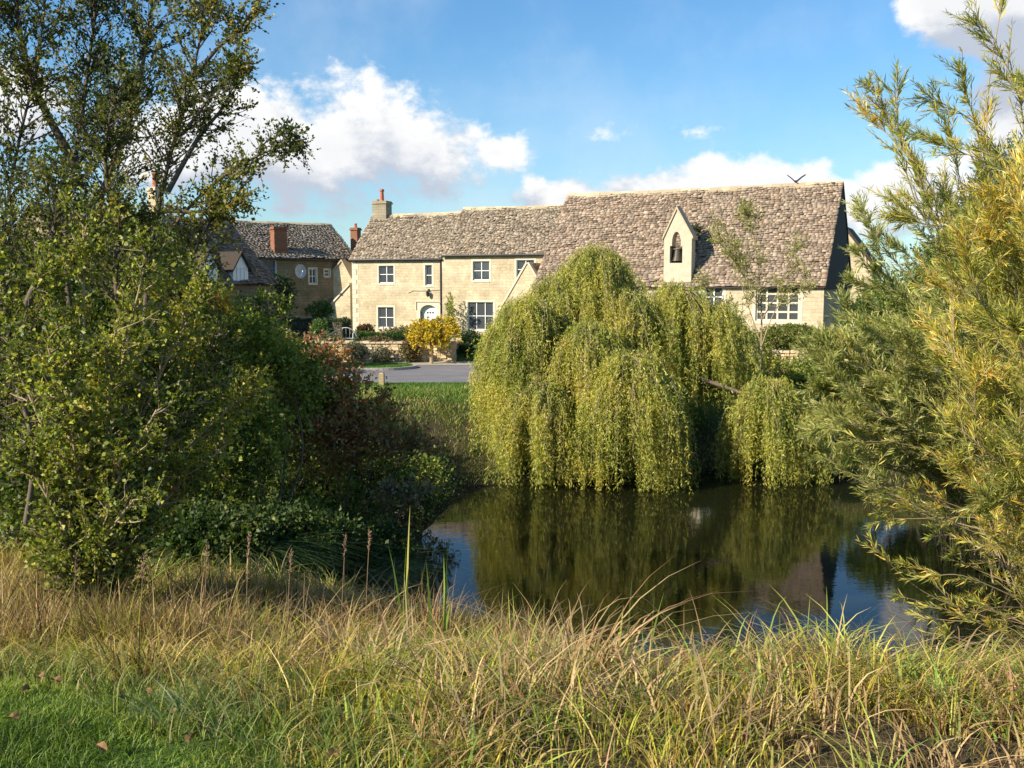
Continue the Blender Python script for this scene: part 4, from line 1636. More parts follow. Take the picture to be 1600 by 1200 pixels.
HZ = [(3, (.04, .06, .016)), (3, (.09, .105, .02)), (3, (.19, .19, .03)), (1.8, (.38, .27, .04))]
DT = 10.2
def pp(seq, D, dd=0.0): return [P(x, y, D + dd * i) for i, (x, y) in enumerate(seq)]
limbs = [
    (pp([(215, 820), (225, 600), (232, 420), (262, 260), (300, 120), (322, 10)], DT, .1), .042, .75, 1.0, .35),
    (pp([(240, 400), (290, 330), (350, 275), (410, 240), (452, 226)], DT + .3, -.1), .022, .75, .38, .25),
    (pp([(262, 300), (310, 215), (350, 165), (372, 110)], DT, .1), .03, .7, .45, .3),
    (pp([(296, 130), (340, 75), (372, 50), (392, 18)], DT + .4, 0), .025, .75, .38, .3),
    (pp([(285, 210), (330, 150), (365, 108)], DT, .1), .02, .7, .4, .2),
    (pp([(260, 330), (320, 330), (380, 310)], DT - .5, 0), .02, .9, .45, .3),
    (pp([(150, 820), (120, 560), (102, 380), (128, 180), (150, 10), (160, -120)], DT + .6, .1), .045, 1.0, 1.1, .3),
    (pp([(105, 400), (160, 300), (205, 180), (230, 60), (250, -80)], DT + .4, .1), .05, 1.1, .9, .2),
    (pp([(120, 260), (60, 150), (30, 40), (20, -90)], DT + .4, -.1), .05, 1.0, .9, .2),
    (pp([(40, 820), (52, 700), (18, 560), (5, 380), (30, 220), (60, 90), (80, -100)], DT - .4, .1), .030, 1.1, 1.1, .15),
    (pp([(5, 400), (-40, 260), (-60, 120), (-40, -80)], DT, 0), .05, 1.2, 1.0, .2),
    (pp([(232, 430), (180, 340), (165, 230), (190, 110)], DT - .3, 0), .04, 1.0, .8, .2),
    (pp([(40, 480), (80, 380), (90, 300)], DT - 1, 0), .04, 1.3, .9, .2),
    (pp([(225, 560), (280, 450), (310, 380), (330, 340)], DT - .8, 0), .04, 1.2, .7, .2),
    (pp([(225, 620), (190, 500), (180, 400), (200, 330)], DT - 1, 0), .04, 1.2, .9, .2),
]
bx_t = P(170, 800, DT)
limb_tree('tall_tree', 'tall open branched tree with small dark leaves filling the upper left against the sky', (bx_t[0], bx_t[1], gz(bx_t[0], bx_t[1])), limbs, HZ, 51,
          side=19, L=1.0, twigs=8, nl=9, tl=(.1, .28), Ls=(.03, .05), r0=.05)

# ---------- near hazel
HN = [(4, (.06, .085, .018)), (4, (.19, .215, .03)), (3, (.37, .36, .05)), (1.6, (.50, .36, .045))]
hb = P(150, 900, 7.3)
hb[2] = gz(hb[0], hb[1])
stems = []
r_ = np.random.default_rng(5)
for tgt in ((130, 340, 7.6), (230, 400, 7.5), (60, 430, 7.4), (20, 560, 7.2), (180, 520, 7.0), (290, 500, 7.9), (110, 620, 6.8), (245, 640, 7.0), (40, 720, 7.0), (210, 780, 6.9), (330, 600, 8.2), (-40, 380, 7.8), (75, 540, 6.8), (350, 520, 8.4), (400, 600, 8.8), (360, 690, 8.6), (300, 740, 8.2), (270, 430, 8), (320, 450, 8.6)):
    e = P(*tgt)
    b0 = hb + np.array([r_.normal(0, .07), r_.normal(0, .1), 0])
    mid = b0 * .45 + e * .55 + np.array([-(e - b0)[0] * .22, 0, .1])
    stems.append(([b0, b0 * .7 + mid * .3 + np.array([0, 0, .1]), mid, e], .020, 1.0, 1.0, .22))
limb_tree('hazel_bush', 'leafy yellow green multi stemmed bush nearest the camera on the left bank', hb, stems, HN, 61, side=22, L=.50, twigs=7, nl=8, Ls=(.026, .046), Wf=.72,
          tl=(.08, .2), bark='pale_bark', cat='bush')

# ---------- bushes behind it on the left bank
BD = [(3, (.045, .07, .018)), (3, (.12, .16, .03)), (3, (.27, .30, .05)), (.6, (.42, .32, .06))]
BY = [(2, (.08, .12, .02)), (3, (.22, .26, .045)), (3, (.36, .36, .06)), (1, (.46, .32, .05))]


def gb(px, py, D):
    q = P(px, py, D)
    return (q[0], q[1], gz(q[0], q[1]))


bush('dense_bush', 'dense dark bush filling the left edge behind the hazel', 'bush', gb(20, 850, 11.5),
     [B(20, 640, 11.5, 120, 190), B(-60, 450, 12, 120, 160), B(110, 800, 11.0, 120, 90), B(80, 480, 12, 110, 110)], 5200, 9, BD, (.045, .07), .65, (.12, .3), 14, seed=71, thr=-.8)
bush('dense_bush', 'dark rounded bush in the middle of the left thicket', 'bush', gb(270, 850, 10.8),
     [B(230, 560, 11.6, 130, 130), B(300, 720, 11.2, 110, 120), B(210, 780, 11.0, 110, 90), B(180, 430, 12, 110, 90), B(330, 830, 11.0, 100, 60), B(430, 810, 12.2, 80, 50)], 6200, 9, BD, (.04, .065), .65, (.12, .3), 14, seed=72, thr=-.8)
bush('autumn_bush', 'green bush with yellow turning leaves beside the reddish shrub', 'bush', gb(380, 800, 12.0),
     [B(370, 570, 12.2, 80, 75), B(350, 680, 11.6, 90, 90), B(440, 600, 12.6, 60, 65), B(300, 500, 12.0, 60, 45)], 3600, 9, BY, (.045, .07), .65, (.12, .3), 12, seed=73, thr=-.9)
bush('yellow_leaved_shrub', 'shrub with large bright yellow leaves poking above the left thicket', 'shrub', gb(310, 800, 11.4),
     [B(288, 500, 11.2, 22, 30), B(332, 490, 11.2, 26, 24), B(312, 545, 11.0, 18, 30)], 110, 8, [(3, (.60, .42, .05)), (2, (.48, .28, .04)), (1, (.3, .26, .05))], (.06, .09), .6, (.1, .25), 6, seed=74, thr=-1)
RED = [(2, (.07, .09, .022)), (3, (.20, .21, .05)), (3, (.40, .16, .07)), (2.5, (.52, .34, .16)), (1, (.34, .07, .045))]
bush('red_leaved_shrub', 'dogwood like shrub with red and brown autumn leaves leaning over the pond bank', 'shrub', gb(500, 790, 14.5),
     [B(490, 600, 14.5, 62, 62), B(545, 618, 14.2, 34, 24), B(520, 690, 14.0, 60, 45), B(600, 690, 13.8, 46, 22), B(655, 695, 13.6, 24, 14), B(440, 660, 14, 60, 60), B(560, 640, 14.6, 50, 40)], 2300, 9, RED, (.05, .085), .6, (.15, .35), 12, seed=75, thr=-.8)
bush('dense_bush', 'low black green scrub overhanging the left edge of the water', 'bush', gb(600, 850, 17.0),
     [((-2.9, 16.2, 1.1), (.9, 1.6, .6)), ((-2.4, 18.6, .9), (.8, 1.6, .6)), ((-2.2, 21.0, .9), (.9, 1.4, .6)), ((-3.2, 14.2, 1.3), (.8, 1.2, .6))], 3600, 9, [(4, (.035, .06, .015)), (2, (.08, .11, .025)), (1, (.2, .14, .06))], (.05, .08), .6, (.12, .35), 10, seed=86, thr=-1.0)
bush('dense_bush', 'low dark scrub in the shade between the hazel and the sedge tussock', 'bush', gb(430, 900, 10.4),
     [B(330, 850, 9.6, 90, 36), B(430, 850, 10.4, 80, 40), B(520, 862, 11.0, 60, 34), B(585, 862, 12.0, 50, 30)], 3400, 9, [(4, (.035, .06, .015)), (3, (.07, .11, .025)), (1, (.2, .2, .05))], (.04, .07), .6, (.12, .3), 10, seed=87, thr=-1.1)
bush('red_leaved_shrub', 'small low sprig of reddish leaves just above the dark water edge', 'shrub', gb(600, 830, 13.2),
     [B(618, 765, 13.0, 20, 12), B(645, 772, 13.0, 16, 8)], 90, 9, [(2, (.22, .12, .07)), (2, (.30, .26, .14)), (1, (.1, .12, .04))], (.05, .08), .55, (.12, .3), 5, seed=76, thr=-1.3)
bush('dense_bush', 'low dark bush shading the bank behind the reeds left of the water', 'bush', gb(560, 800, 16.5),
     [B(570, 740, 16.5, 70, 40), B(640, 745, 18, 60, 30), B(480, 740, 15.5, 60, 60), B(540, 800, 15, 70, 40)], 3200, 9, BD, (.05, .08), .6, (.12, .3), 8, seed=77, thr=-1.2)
bush('bank_tree', 'dark spreading tree on the left bank behind the thicket, shading the pond edge', 'tree', (-9.3, 21.5, gz(-9.3, 21.5)),
     [((-9.8, 21.6, 4.5), (1.7, 2.2, 1.4)), ((-8.4, 20.0, 3.7), (1.5, 2.0, 1.1)), ((-7.2, 22.4, 3.2), (1.3, 1.6, .9))], 3200, 10, BD, (.07, .11), .62, (.2, .4), 10, seed=79, thr=-1.2, freq=.6, srad=.06)
bush('aster_clump', 'clump of small pale lilac flowers glimpsed through the left thicket', 'flowers', gb(295, 700, 13.5),
     [B(295, 521, 13.2, 38, 4), B(335, 550, 13.3, 16, 16)], 60, 7, [(3, (.62, .58, .72)), (2, (.5, .45, .6)), (2, (.1, .13, .05))], (.025, .04), .9, (.05, .12), 6, seed=78, thr=-1.3)


# ---------- osier willows on the right
def osier(name, label, base, ends, pal, seed, shoots=9, nl=24, Ls=(.07, .12), sl=(.3, .7), bark='pale_bark', r0=.018, bow=.25, bw=.15, leaf_t0=.32, bsp=.35):
    r = np.random.default_rng(seed)
    root = empty(name, base, 0, label, 'willow')
    base = np.array(base, float)
    main, thin, ST, DI, LN = [], [], [], [], []
    for en in ends:
        e = np.array(en[0], float)
        leafy = en[1] if len(en) > 1 else 1.0
        b0 = base + np.array([r.normal(0, bsp), r.normal(0, bsp), -.05])
        v = e - b0
        L = np.linalg.norm(v)
        ctrl = b0 * .5 + e * .5 + np.array([-v[0] * .12, 0, bow * abs(v[0]) * .5]) + r.normal(0, .06 * L, 3)
        pth = bez([b0, b0 * .75 + ctrl * .25 + np.array([0, 0, .12 * L * .3]), ctrl, e * .7 + ctrl * .3 + r.normal(0, .03 * L, 3), e], 6)
        if (pth[:, 2] < .02).any(): pth[:, 2] = np.maximum(pth[:, 2], .05)
        main.append((pth, np.linspace(r0 * r.uniform(.7, 1.2), .003, len(pth))))
        ns = int(shoots * L * leafy)
        m_ = len(pth)
        for _ in range(ns):
            tt = leaf_t0 + (1 - leaf_t0) * r.random() ** .75
            i = min(int(tt * (m_ - 1)), m_ - 2)
            p = pth[i] + (pth[i + 1] - pth[i]) * r.random()
            d = unit(pth[i + 1] - pth[i])
            d = unit(d + r.normal(0, .38, 3) + np.array([0, 0, .08]))
            l_ = r.uniform(*sl) * (1.1 - .6 * tt)
            ST.append(p)
            DI.append(d)
            LN.append(l_)
            thin.append((np.array([p, p + d * l_ * .5, p + d * l_]), [.004, .003, .0015]))
        # tip of the stem itself carries leaves
        if leafy > 0:
            d = unit(pth[-1] - pth[-3])
            ST.append(pth[-3]); DI.append(d); LN.append(np.linalg.norm(pth[-1] - pth[-3]) * 1.1)
    ST, DI, LN = np.array(ST), np.array(DI), np.array(LN)
    n = len(ST)
    t_ = (.05 + .95 * (np.arange(nl)[None] + .5) / nl) * np.ones((n, 1))
    p = ST[:, None] + DI[:, None] * (LN[:, None] * t_)[..., None]
    d = DI[:, None] * 1.0 + .62 * unit(r.normal(size=(n, nl, 3)))
    L = r.uniform(Ls[0], Ls[1], (n, nl)) * (1.05 - .45 * t_)
    p, d, L = p.reshape(-1, 3), d.reshape(-1, 3), L.ravel()
    k = clear_ground(p, .0)
    p, d, L = p[k], d[k], L[k]
    f = np.clip(.5 + .3 * fnoise(p, .7, seed + 4), 0, 1)
    leaf_obj('foliage', p, d, L, L * bw, pick(pal, len(p), r, .2, f=f), M['willow_leaf'], root, r, .3)
    tubes('stem', main + thin, M[bark], root, 4)
    print(name, 'leaves', len(p))
    return root


OY = [(3.5, (.17, .20, .045)), (5, (.36, .37, .075)), (4, (.56, .48, .09)), (2.5, (.68, .43, .06)), (1.5, (.75, .66, .30))]
OG_ = [(2.5, (.17, .20, .05)), (4, (.33, .345, .09)), (3, (.50, .47, .16)), (1.5, (.62, .56, .28))]
r_ = np.random.default_rng(15)
nb = (6.9, 10.6, .5)
ends = []
for x, y, D in ((1352, 130, 9.6), (1378, 170, 9.8), (1400, 100, 9.2), (1450, 150, 9.4), (1520, 30, 9.0), (1570, -20, 9.0), (1610, -60, 8.8), (1480, 190, 9.2), (1560, 110, 9.0), (1420, 240, 9.6),
                (1390, 300, 9.8), (1400, 340, 10), (1440, 215, 9), (1500, 110, 9.5), (1350, 170, 9.9), (1600, 120, 8.5)):
    ends.append((P(x, y, D), .62 if y < 250 else .9))
for i in range(105):
    y = r_.uniform(230, 800)
    x = r_.uniform(1440 + abs(y - 450) * .2, 1700)
    ends.append((P(x, y, r_.uniform(8.0, 10.5)),))
for x, y in ((1370, 860), (1400, 930), (1440, 965), (1480, 985), (1520, 960), (1385, 800), (1350, 745), (1330, 690), (1460, 900), (1500, 930), (1550, 980), (1425, 760), (1520, 850), (1570, 900), (1360, 820), (1410, 880), (1340, 770), (1490, 860), (1450, 840)):
    ends.append((P(x, y, r_.uniform(9.0, 10.5)), .28))
osier('osier_willow', 'large near willow bush with yellow and orange narrow leaves on the right edge', nb, ends, OY, 81, shoots=8.5, nl=22, r0=.013, bw=.10, Ls=(.09, .16), sl=(.25, .75))
nb2 = P(1640, 760, 17.5)
nb2 = (nb2[0], nb2[1], max(gz(nb2[0], nb2[1]), 0))
ends = []
for i in range(140):
    a_ = r_.uniform(0, 1)
    x = r_.uniform(1270, 1600)
    top_ = 440 + max(0, (1350 - x)) * 1.1
    y = r_.uniform(top_, 735)
    ends.append((P(x, y, r_.uniform(14.5, 18)),))
for x, y in ((1345, 330), (1365, 370), (1340, 395), (1400, 385), (1262, 545), (1290, 530), (1325, 440)):
    ends.append((P(x, y, 15.5),))
osier('osier_willow', 'grey green middle distance willow bush spreading right of the weeping willow', nb2, ends, OG_, 82, shoots=8.5, nl=20, Ls=(.12, .2), sl=(.35, .8), r0=.02, bsp=.7, bw=.13, leaf_t0=.2)

# background trees, right
bush('dark_tree', 'dark green rounded tree behind the yellow willow at the right edge', 'tree', (21.5, 40, 2.0),
     [B(1560, 400, 41, 110, 110), B(1490, 420, 40, 60, 60), B(1640, 350, 42, 130, 140)], 5200, 10, [(3, (.04, .08, .02)), (2, (.07, .12, .03))], (.10, .16), .6, (.25, .5), 12, seed=91, thr=-.8, freq=.5, srad=.12)
bush('green_bush', 'mid green bush behind the grey green willow, right of the hall', 'bush', (14.2, 33, 2.0),
     [B(1430, 475, 34, 80, 50), B(1365, 505, 34, 50, 42), B(1500, 480, 34, 90, 80)], 4200, 10, [(3, (.12, .18, .04)), (3, (.24, .28, .06)), (1, (.36, .34, .08))], (.09, .14), .5, (.2, .4), 10, seed=92, thr=-.9, freq=.6, srad=.06)
bush('green_bush', 'yellow green bush between the weeping willow and the rubble wall before the hall', 'bush', (8.6, 31.5, gz(8.6, 31.5)),
     [B(1215, 590, 32, 60, 26), B(1150, 560, 32.5, 50, 40), B(1290, 590, 31, 50, 30)], 2600, 10, [(2, (.12, .18, .03)), (3, (.26, .30, .06)), (2, (.42, .38, .08))], (.08, .13), .4, (.2, .4), 10, seed=93, thr=-1.1, freq=.6, srad=.03)
# slender see-through tree before the hall
lim = [
    (pp([(1188, 590), (1190, 500), (1186, 430), (1175, 360), (1165, 335)], 31.5), .035, 1.0, .8, .2),
    (pp([(1188, 480), (1150, 410), (1120, 360)], 31.5), .02, 1.2, .7, .3),
    (pp([(1190, 500), (1225, 440), (1245, 390)], 31.5), .02, 1.0, .7, .3),
    (pp([(1190, 560), (1140, 490), (1095, 440)], 31.2), .02, 1.0, .7, .3),
    (pp([(1190, 540), (1160, 450), (1140, 380)], 31.2), .02, 1.0, .7, .3),
    (pp([(1190, 540), (1215, 480), (1262, 445)], 31.2), .02, 1.0, .6, .3),
]
q = P(1188, 590, 31.5)
limb_tree('slender_tree', 'thin see-through young tree with sparse yellow green leaves in front of the hall roof', (q[0], q[1], gz(q[0], q[1])), lim,
          [(3, (.22, .26, .05)), (3, (.32, .30, .07)), (2, (.13, .17, .04))], 95, side=8, L=1.2, twigs=4, nl=8, Ls=(.07, .12), Wf=.35, tl=(.2, .5), mat='willow_leaf', bark='pale_bark')
# trees beyond the houses, left
bush('background_tree', 'dark tree behind the left thicket beside the gabled house', 'tree', (-13.5, 36, 2.0),
     [B(290, 490, 36, 100, 45), B(190, 430, 36, 90, 110), B(420, 485, 38, 36, 28)], 3600, 10, BD, (.10, .16), .6, (.25, .5), 12, seed=96, thr=-.6, freq=.5, srad=.09)


# ================================================================== GRASSES
def scatter(n, x0, x1, y0, y1, r, keep=None):
    x = r.uniform(x0, x1, n)
    y = r.uniform(y0, y1, n)
    if keep is not None:
        k = keep(x, y)
        x, y = x[k], y[k]
    return x, y


def in_view(x, y, m_=.6):
    return (np.abs(x) < y * .56 + m_)


def edge(x):
    """front boundary of the unmown grass"""
    return np.interp(x, [-6, -2.6, -1.7, -1.0, -.4, .2, 3], [4.85, 4.6, 4.1, 3.3, 2.3, 1.4, 1.0]) + .12 * np.sin(x * 5)


r_ = np.random.default_rng(101)
# short lawn
x, y = scatter(150000, -4.2, 1.2, 1.7, 5.6, r_, lambda x, y: in_view(x, y) & (y < edge(x) + .5))
n = len(x)
base = np.stack([x, y, height(x, y) - .005], 1)
f = np.clip(.5 + .35 * fnoise(base, .9, 3), 0, 1)
cols = pick([(3, (.08, .125, .012)), (4, (.15, .215, .02)), (2.5, (.24, .30, .03)), (1, (.34, .30, .09))], n, r_, .2, f=f)
H = r_.uniform(.02, .055, n) * (1 + .3 * fnoise(base, 1.5, 4))
tag(blades('lawn_grass', base, r_.uniform(0, 6.28, n), H, r_.uniform(.2, 1.3, n), r_.uniform(.003, .005, n), cols, M['blade'], None, r_, 2, .2), 'short bright green lawn grass', 'grass', kind='stuff')
# transition of softer, longer green grass
x, y = scatter(60000, -5, 4, 1.5, 6.6, r_, lambda x, y: in_view(x, y) & (y > edge(x) - .3) & (y < edge(x) + .8))
n = len(x)
base = np.stack([x, y, height(x, y) - .01], 1)
cols = pick([(3, (.09, .14, .02)), (3, (.18, .23, .035)), (2, (.28, .28, .08)), (1, (.42, .34, .15))], n, r_, .2)
H = r_.uniform(.07, .24, n)
tag(blades('soft_grass', base, r_.uniform(0, 6.28, n), H, r_.uniform(.2, 1.1, n), r_.uniform(.003, .006, n), cols, M['blade'], None, r_, 3, .3), 'tangled green grass at the edge of the lawn', 'grass', kind='stuff')
# tall mixed grass down to the pond, in clumps
DRY = [(3.5, (.11, .07, .022)), (2.5, (.32, .20, .06)), (2, (.50, .36, .12)), (4, (.42, .37, .045)), (4, (.17, .22, .025)), (.8, (.66, .54, .26))]


def tall(name, label, n, keep, seed, pal, Hr, lean=(.2, 1.1), w_=(.003, .007), nclump=700, box_=(-6, 8, 1.2, 12.5), droop=.35, rad=.13, bias=.5):
    r = np.random.default_rng(seed)
    cx, cy = scatter(nclump * 4, *box_, r, keep)
    cx, cy = cx[:nclump], cy[:nclump]
    m_ = len(cx)
    i = r.integers(0, m_, n)
    x = cx[i] + r.normal(0, rad, n)
    y = cy[i] + r.normal(0, rad, n)
    k = (pond_dist(x, y) > .05)
    x, y, i = x[k], y[k], i[k]
    n = len(x)
    base = np.stack([x, y, height(x, y) - .01], 1)
    chd = r.uniform(0, 6.28, m_)[i]
    hd = np.where(r.random(n) < bias, chd + r.normal(0, .5, n), np.arctan2(y - cy[i], x - cx[i]) + r.normal(0, .5, n))
    ch = r.uniform(.5, 1.25, m_)[i] * (.45 + .55 * np.clip(pond_dist(x, y) / 2.4, 0, 1)) * (.62 + .30 * sstep(y, 2.2, 6.5))
    nearw = .62 + .38 * sstep(y, 2.0, 5.5)
    H = r.uniform(*Hr, n) * ch * (.85 + .15 * np.clip(fnoise(base, .35, seed), -1.5, 1.5))
    f = np.clip(.5 + .30 * fnoise(base, .6, seed + 1) + .22 * r.normal(size=m_)[i], 0, 1)
    cols = pick(pal, n, r, .22, f=f)
    return tag(blades(name, base, hd, H, r.uniform(*lean, n), r.uniform(*w_, n) * nearw, cols, M['blade'], None, r, 5, r.uniform(droop * .3, droop * 1.6, n)), label, 'grass', kind='stuff')


tall('long_grass', 'long tangled straw and green grass between lawn and pond', 120000, lambda x, y: in_view(x, y) & (y > edge(x) + .1) & (pond_dist(x, y) > .2), 111,
     DRY, (.2, .46), nclump=2300, w_=(.003, .010), lean=(.15, 1.2), droop=.45, rad=.085)
tall('dry_grass', 'brown dry seeding grass along the pond bank', 15000, lambda x, y: in_view(x, y) & (y > edge(x) + .8) & (pond_dist(x, y) > .2) & (y < 9), 112,
     [(3, (.34, .21, .09)), (3, (.48, .34, .16)), (1, (.2, .12, .07)), (1, (.26, .25, .07))], (.35, .68), nclump=420, lean=(.25, 1.3), rad=.09, w_=(.005, .014), droop=.6)
tall('green_sedge', 'arching green sedge leaves among the dry grass', 14000, lambda x, y: in_view(x, y) & (y > edge(x) + .5) & (pond_dist(x, y) > .1), 113,
     [(3, (.20, .30, .05)), (3, (.34, .39, .07)), (2, (.48, .46, .10))], (.3, .58), nclump=420, lean=(.2, 1.2), w_=(.006, .015), rad=.08, droop=.5)
tall('blue_green_grass', 'blue green grass tufts at the left lawn edge', 1300, lambda x, y: (np.abs(x + 1.9) < 1.5) & (y > edge(x) - .15) & (y < edge(x) + .6), 114,
     [(3, (.17, .22, .10)), (2, (.28, .31, .15))], (.16, .36), nclump=160, lean=(.2, 1.0), w_=(.004, .008), rad=.12, droop=.3)

tall('brown_grass', 'dense brown seeding grass in front of the left thicket', 26000, lambda x, y: in_view(x, y) & (x < .3) & (y > np.maximum(edge(x) + .9, 5.3 + .1 * x)) & (y < 8.2), 119,
     [(3, (.30, .19, .08)), (2.5, (.46, .32, .14)), (3, (.15, .09, .04)), (3, (.30, .28, .05))], (.35, .68), nclump=600, lean=(.05, .6), rad=.09, w_=(.003, .009), droop=.25, box_=(-6, .5, 4.5, 8.2))
# bank grass on the left, under the bushes and round the pond, and the far bank
tall('bank_grass', 'rough grass on the shaded left bank of the pond', 26000, lambda x, y: (pond_dist(x, y) > .1) & (pond_dist(x, y) < 5.5) & (x < 2), 115,
     [(3, (.06, .09, .02)), (2, (.13, .14, .04)), (1, (.26, .21, .10))], (.2, .5), nclump=1500, box_=(-8, 2, 9, 27), w_=(.010, .018), rad=.2)
tall('far_bank_grass', 'long meadow grass on the far bank between road and pond', 42000, lambda x, y: (pond_dist(x, y) > .1) & (y < 31.4), 116,
     [(3, (.13, .20, .03)), (3, (.22, .26, .05)), (2, (.34, .30, .10)), (1, (.44, .35, .18))], (.10, .34), nclump=2800, box_=(-8, 15, 24, 31.6), w_=(.012, .022), rad=.2)
x, y = scatter(50000, -9, 6, 29.0, 33.3, r_)
n = len(x)
base = np.stack([x, y, height(x, y)], 1)
tag(blades('verge_grass', base, r_.uniform(0, 6.28, n), r_.uniform(.03, .10, n), r_.uniform(.2, 1, n), r_.uniform(.012, .02, n),
           pick([(3, (.06, .15, .02)), (3, (.10, .21, .03)), (1, (.16, .24, .04))], n, r_, .15), M['blade'], None, r_, 2, .1), 'bright green mown grass along the road edge', 'grass', kind='stuff')
x, y = scatter(24000, -13, -4.2, 38.6, 41.2, r_, lambda x, y: (x < -5.6) | (((x + 5.6) / 1.5) ** 2 + ((y - 39.9) / 1.35) ** 2 < .96))
n = len(x)
base = np.stack([x, y, np.full(n, 2.12)], 1)
tag(blades('island_grass', base, r_.uniform(0, 6.28, n), r_.uniform(.03, .08, n), r_.uniform(.2, 1, n), r_.uniform(.014, .022, n),
           pick([(3, (.07, .16, .02)), (3, (.11, .22, .03))], n, r_, .15), M['blade'], None, r_, 2, .1), 'mown grass on the rounded verge beyond the road', 'grass', kind='stuff')

# sedge tussock on the left bank
def tussock(name, label, c, rad, n, H, pal, seed, lean=(.5, 1.6), w_=(.008, .014), cat='grass clump', droop=.8, group=None):
    r = np.random.default_rng(seed)
    a_ = r.uniform(0, 6.28, n)
    q_ = np.sqrt(r.random(n))
    x = c[0] + rad * q_ * np.cos(a_)
    y = c[1] + rad * q_ * np.sin(a_)
    base = np.stack([x, y, np.maximum(height(x, y), 0) - .02], 1)
    o = blades(name, base, a_ + r.normal(0, .5, n), r.uniform(H * .6, H * 1.1, n), r.uniform(*lean, n), r.uniform(*w_, n), pick(pal, n, r, .2), M['blade'], None, r, 6, r.uniform(droop * .5, droop * 1.1, n))
    return tag(o, label, cat, group)


SED = [(3, (.07, .13, .03)), (2, (.12, .19, .05)), (1, (.2, .25, .09))]
c_ = P(455, 800, 11.8)
tussock('sedge_tussock', 'rounded green sedge tussock below the reddish shrub on the left bank', c_, .75, 4200, 1.15, SED, 121)
c_ = P(350, 850, 10.2)
tussock('sedge_tussock', 'darker sedge tussock left of the rounded one, in the shade', c_, .6, 2600, .9, SED, 122)

# iris blades
def iris(label, px, py, D, n, H, seed, tilt=0.0):
    r = np.random.default_rng(seed)
    c = P(px, py, D)
    c[2] = max(gz(c[0], c[1]), 0)
    base = np.repeat(np.array([[c[0], c[1], c[2] - .02]]), n, 0) + np.stack([r.normal(0, .05, n), r.normal(0, .06, n), np.zeros(n)], 1)
    hh = np.array([H] + list(r.uniform(.45, .9, n - 1) * H))
    ln = np.abs(r.normal(.08, .08, n))
    ln[0] = .04
    o = blades('iris_clump', base, np.where(r.random(n) < .5, 0, math.pi) + r.normal(0, .5, n) + tilt, hh, ln, r.uniform(.022, .034, n),
               pick([(3, (.20, .30, .05)), (2, (.30, .36, .07)), (1, (.42, .38, .1))], n, r, .12), M['blade'], None, r, 6, 0.02)
    tag(o, label, 'water plant', 'iris leaves rising from the pond edge')
    return o


def Hto(px, py, pyb, D):
    """height of a blade whose tip shows at py"""
    c = P(px, py, D)
    return c[2] - max(gz(c[0], c[1]), 0)


for lab, px, pt, D, n, sd_i, tl_ in (
        ('tallest upright iris blade with its clump, left of the water', 633, 785, 7.6, 5, 131, 0),
        ('second tall iris clump, just right of the tallest blade', 692, 838, 7.3, 5, 132, 1.0),
        ('short iris tuft standing alone before the dark reflection', 812, 908, 7.4, 3, 133, 0),
        ('pair of leaning iris blades before the willow reflection', 968, 880, 7.4, 4, 134, 0),
        ('thin iris blades leaning right near the middle of the bank', 1010, 905, 7.6, 3, 135, 0),
        ('crossing iris blades right of the pond middle', 1075, 900, 7.5, 5, 136, 0),
        ('broad leaning iris blades at the lower right bank', 1395, 985, 5.8, 6, 137, .5),
        ('broad green iris tuft at the far lower right', 1530, 1030, 5.2, 7, 138, .2)):
    iris(lab, px, pt + 100, D, n, Hto(px, pt, 0, D), sd_i, tl_)

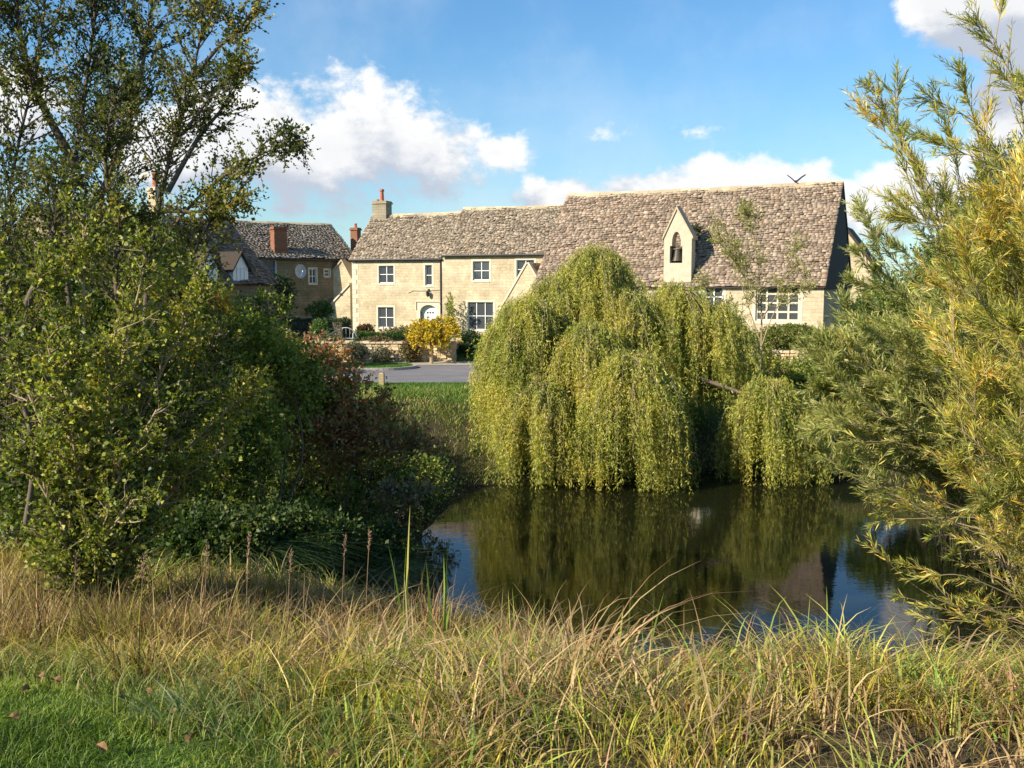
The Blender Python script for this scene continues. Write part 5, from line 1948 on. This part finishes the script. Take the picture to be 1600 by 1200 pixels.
# seed-head stalks standing above the grass
r_ = np.random.default_rng(140)
for i, (px, pt, D) in enumerate(((390, 838, 6.4), (325, 850, 6.2), (540, 838, 7.0), (578, 828, 7.2), (455, 862, 6.3), (225, 870, 6.2), (120, 865, 6.3))):
    c = P(px - 10, pt + 60, D)
    g0 = gz(c[0], c[1])
    tip = P(px, pt, D)
    m = MB()
    st = bez([(c[0], c[1], g0), ((c[0] * .6 + tip[0] * .4), c[1], g0 * .45 + tip[2] * .55), tip], 6)
    m.tube(list(st), list(np.linspace(.004, .002, len(st))), 5)
    dr_ = unit(st[-1] - st[-3])
    for k_ in range(26):
        s0 = tip - dr_ * .005 * k_ * 1.3
        dd0 = unit(dr_ + r_.normal(0, .45, 3)) * .03
        m.tube([s0, s0 + dd0 * .5, s0 + dd0], [.001, .004, .0008], 4, cap=False)
    o = m.build('seed_stalk', plain('seed_brown_%d' % i, (.24, .15, .09), .9))
    tag(o, ['brown seed stalk fourth from the left in the row above the dry grass', 'brown seed stalk at the foot of the low dark scrub, third from the left',
            'tall brown seed stalk second nearest to the tallest iris blade', 'brown seed stalk standing nearest to the tallest iris blade', 'brown seed stalk third from the right, against the dark scrub',
            'brown seed stalk just right of the hazel bush, second from the left', 'leftmost brown seed stalk, in front of the hazel bush'][i], 'grass stalk', 'brown seed stalks above the dry grass')

# fallen leaves on the lawn
lm = plain('dead_leaf', (.20, .11, .045), .8, var=.3, scale=40)
for i, (px, py) in enumerate(((85, 1032), (135, 1058), (192, 1062), (195, 1092), (525, 1190), (180, 1040), (20, 1130), (112, 1142), (60, 1015), (230, 1075), (300, 1165), (160, 1180), (40, 1065), (265, 1120))):
    c = PZ(px, py, 3.62)
    s = .019 if i != 4 else .03
    m = MB()
    an_ = [k_ * math.pi / 5 for k_ in range(10)]
    vs = [(0, 0, .004)] + [(s * math.cos(a) * (1.5 if k_ in (0, 5) else 1) * (1 + .2 * math.sin(k_ * 2.4)), s * .75 * math.sin(a), .012 + .01 * math.sin(a * 2 + i)) for k_, a in enumerate(an_)]
    m.add(vs, [(0, 1 + k_, 1 + (k_ + 1) % 10) for k_ in range(10)])
    m.tube([(s * 1.5, 0, .012), (s * 2.1, .004, .018)], .0012, 4)
    o = m.build('fallen_leaf', lm)
    o.location = (c[0], c[1], gz(c[0], c[1]) + .045)
    o.rotation_euler = (r_.normal(0, .3), r_.normal(0, .3), r_.uniform(0, 6.28))
    tag(o, 'largest fallen leaf, curled at the bottom edge right of the other leaves' if i == 4 else 'small dry brown fallen leaf lying on the lawn grass', 'leaf', 'fallen leaves on the lawn')
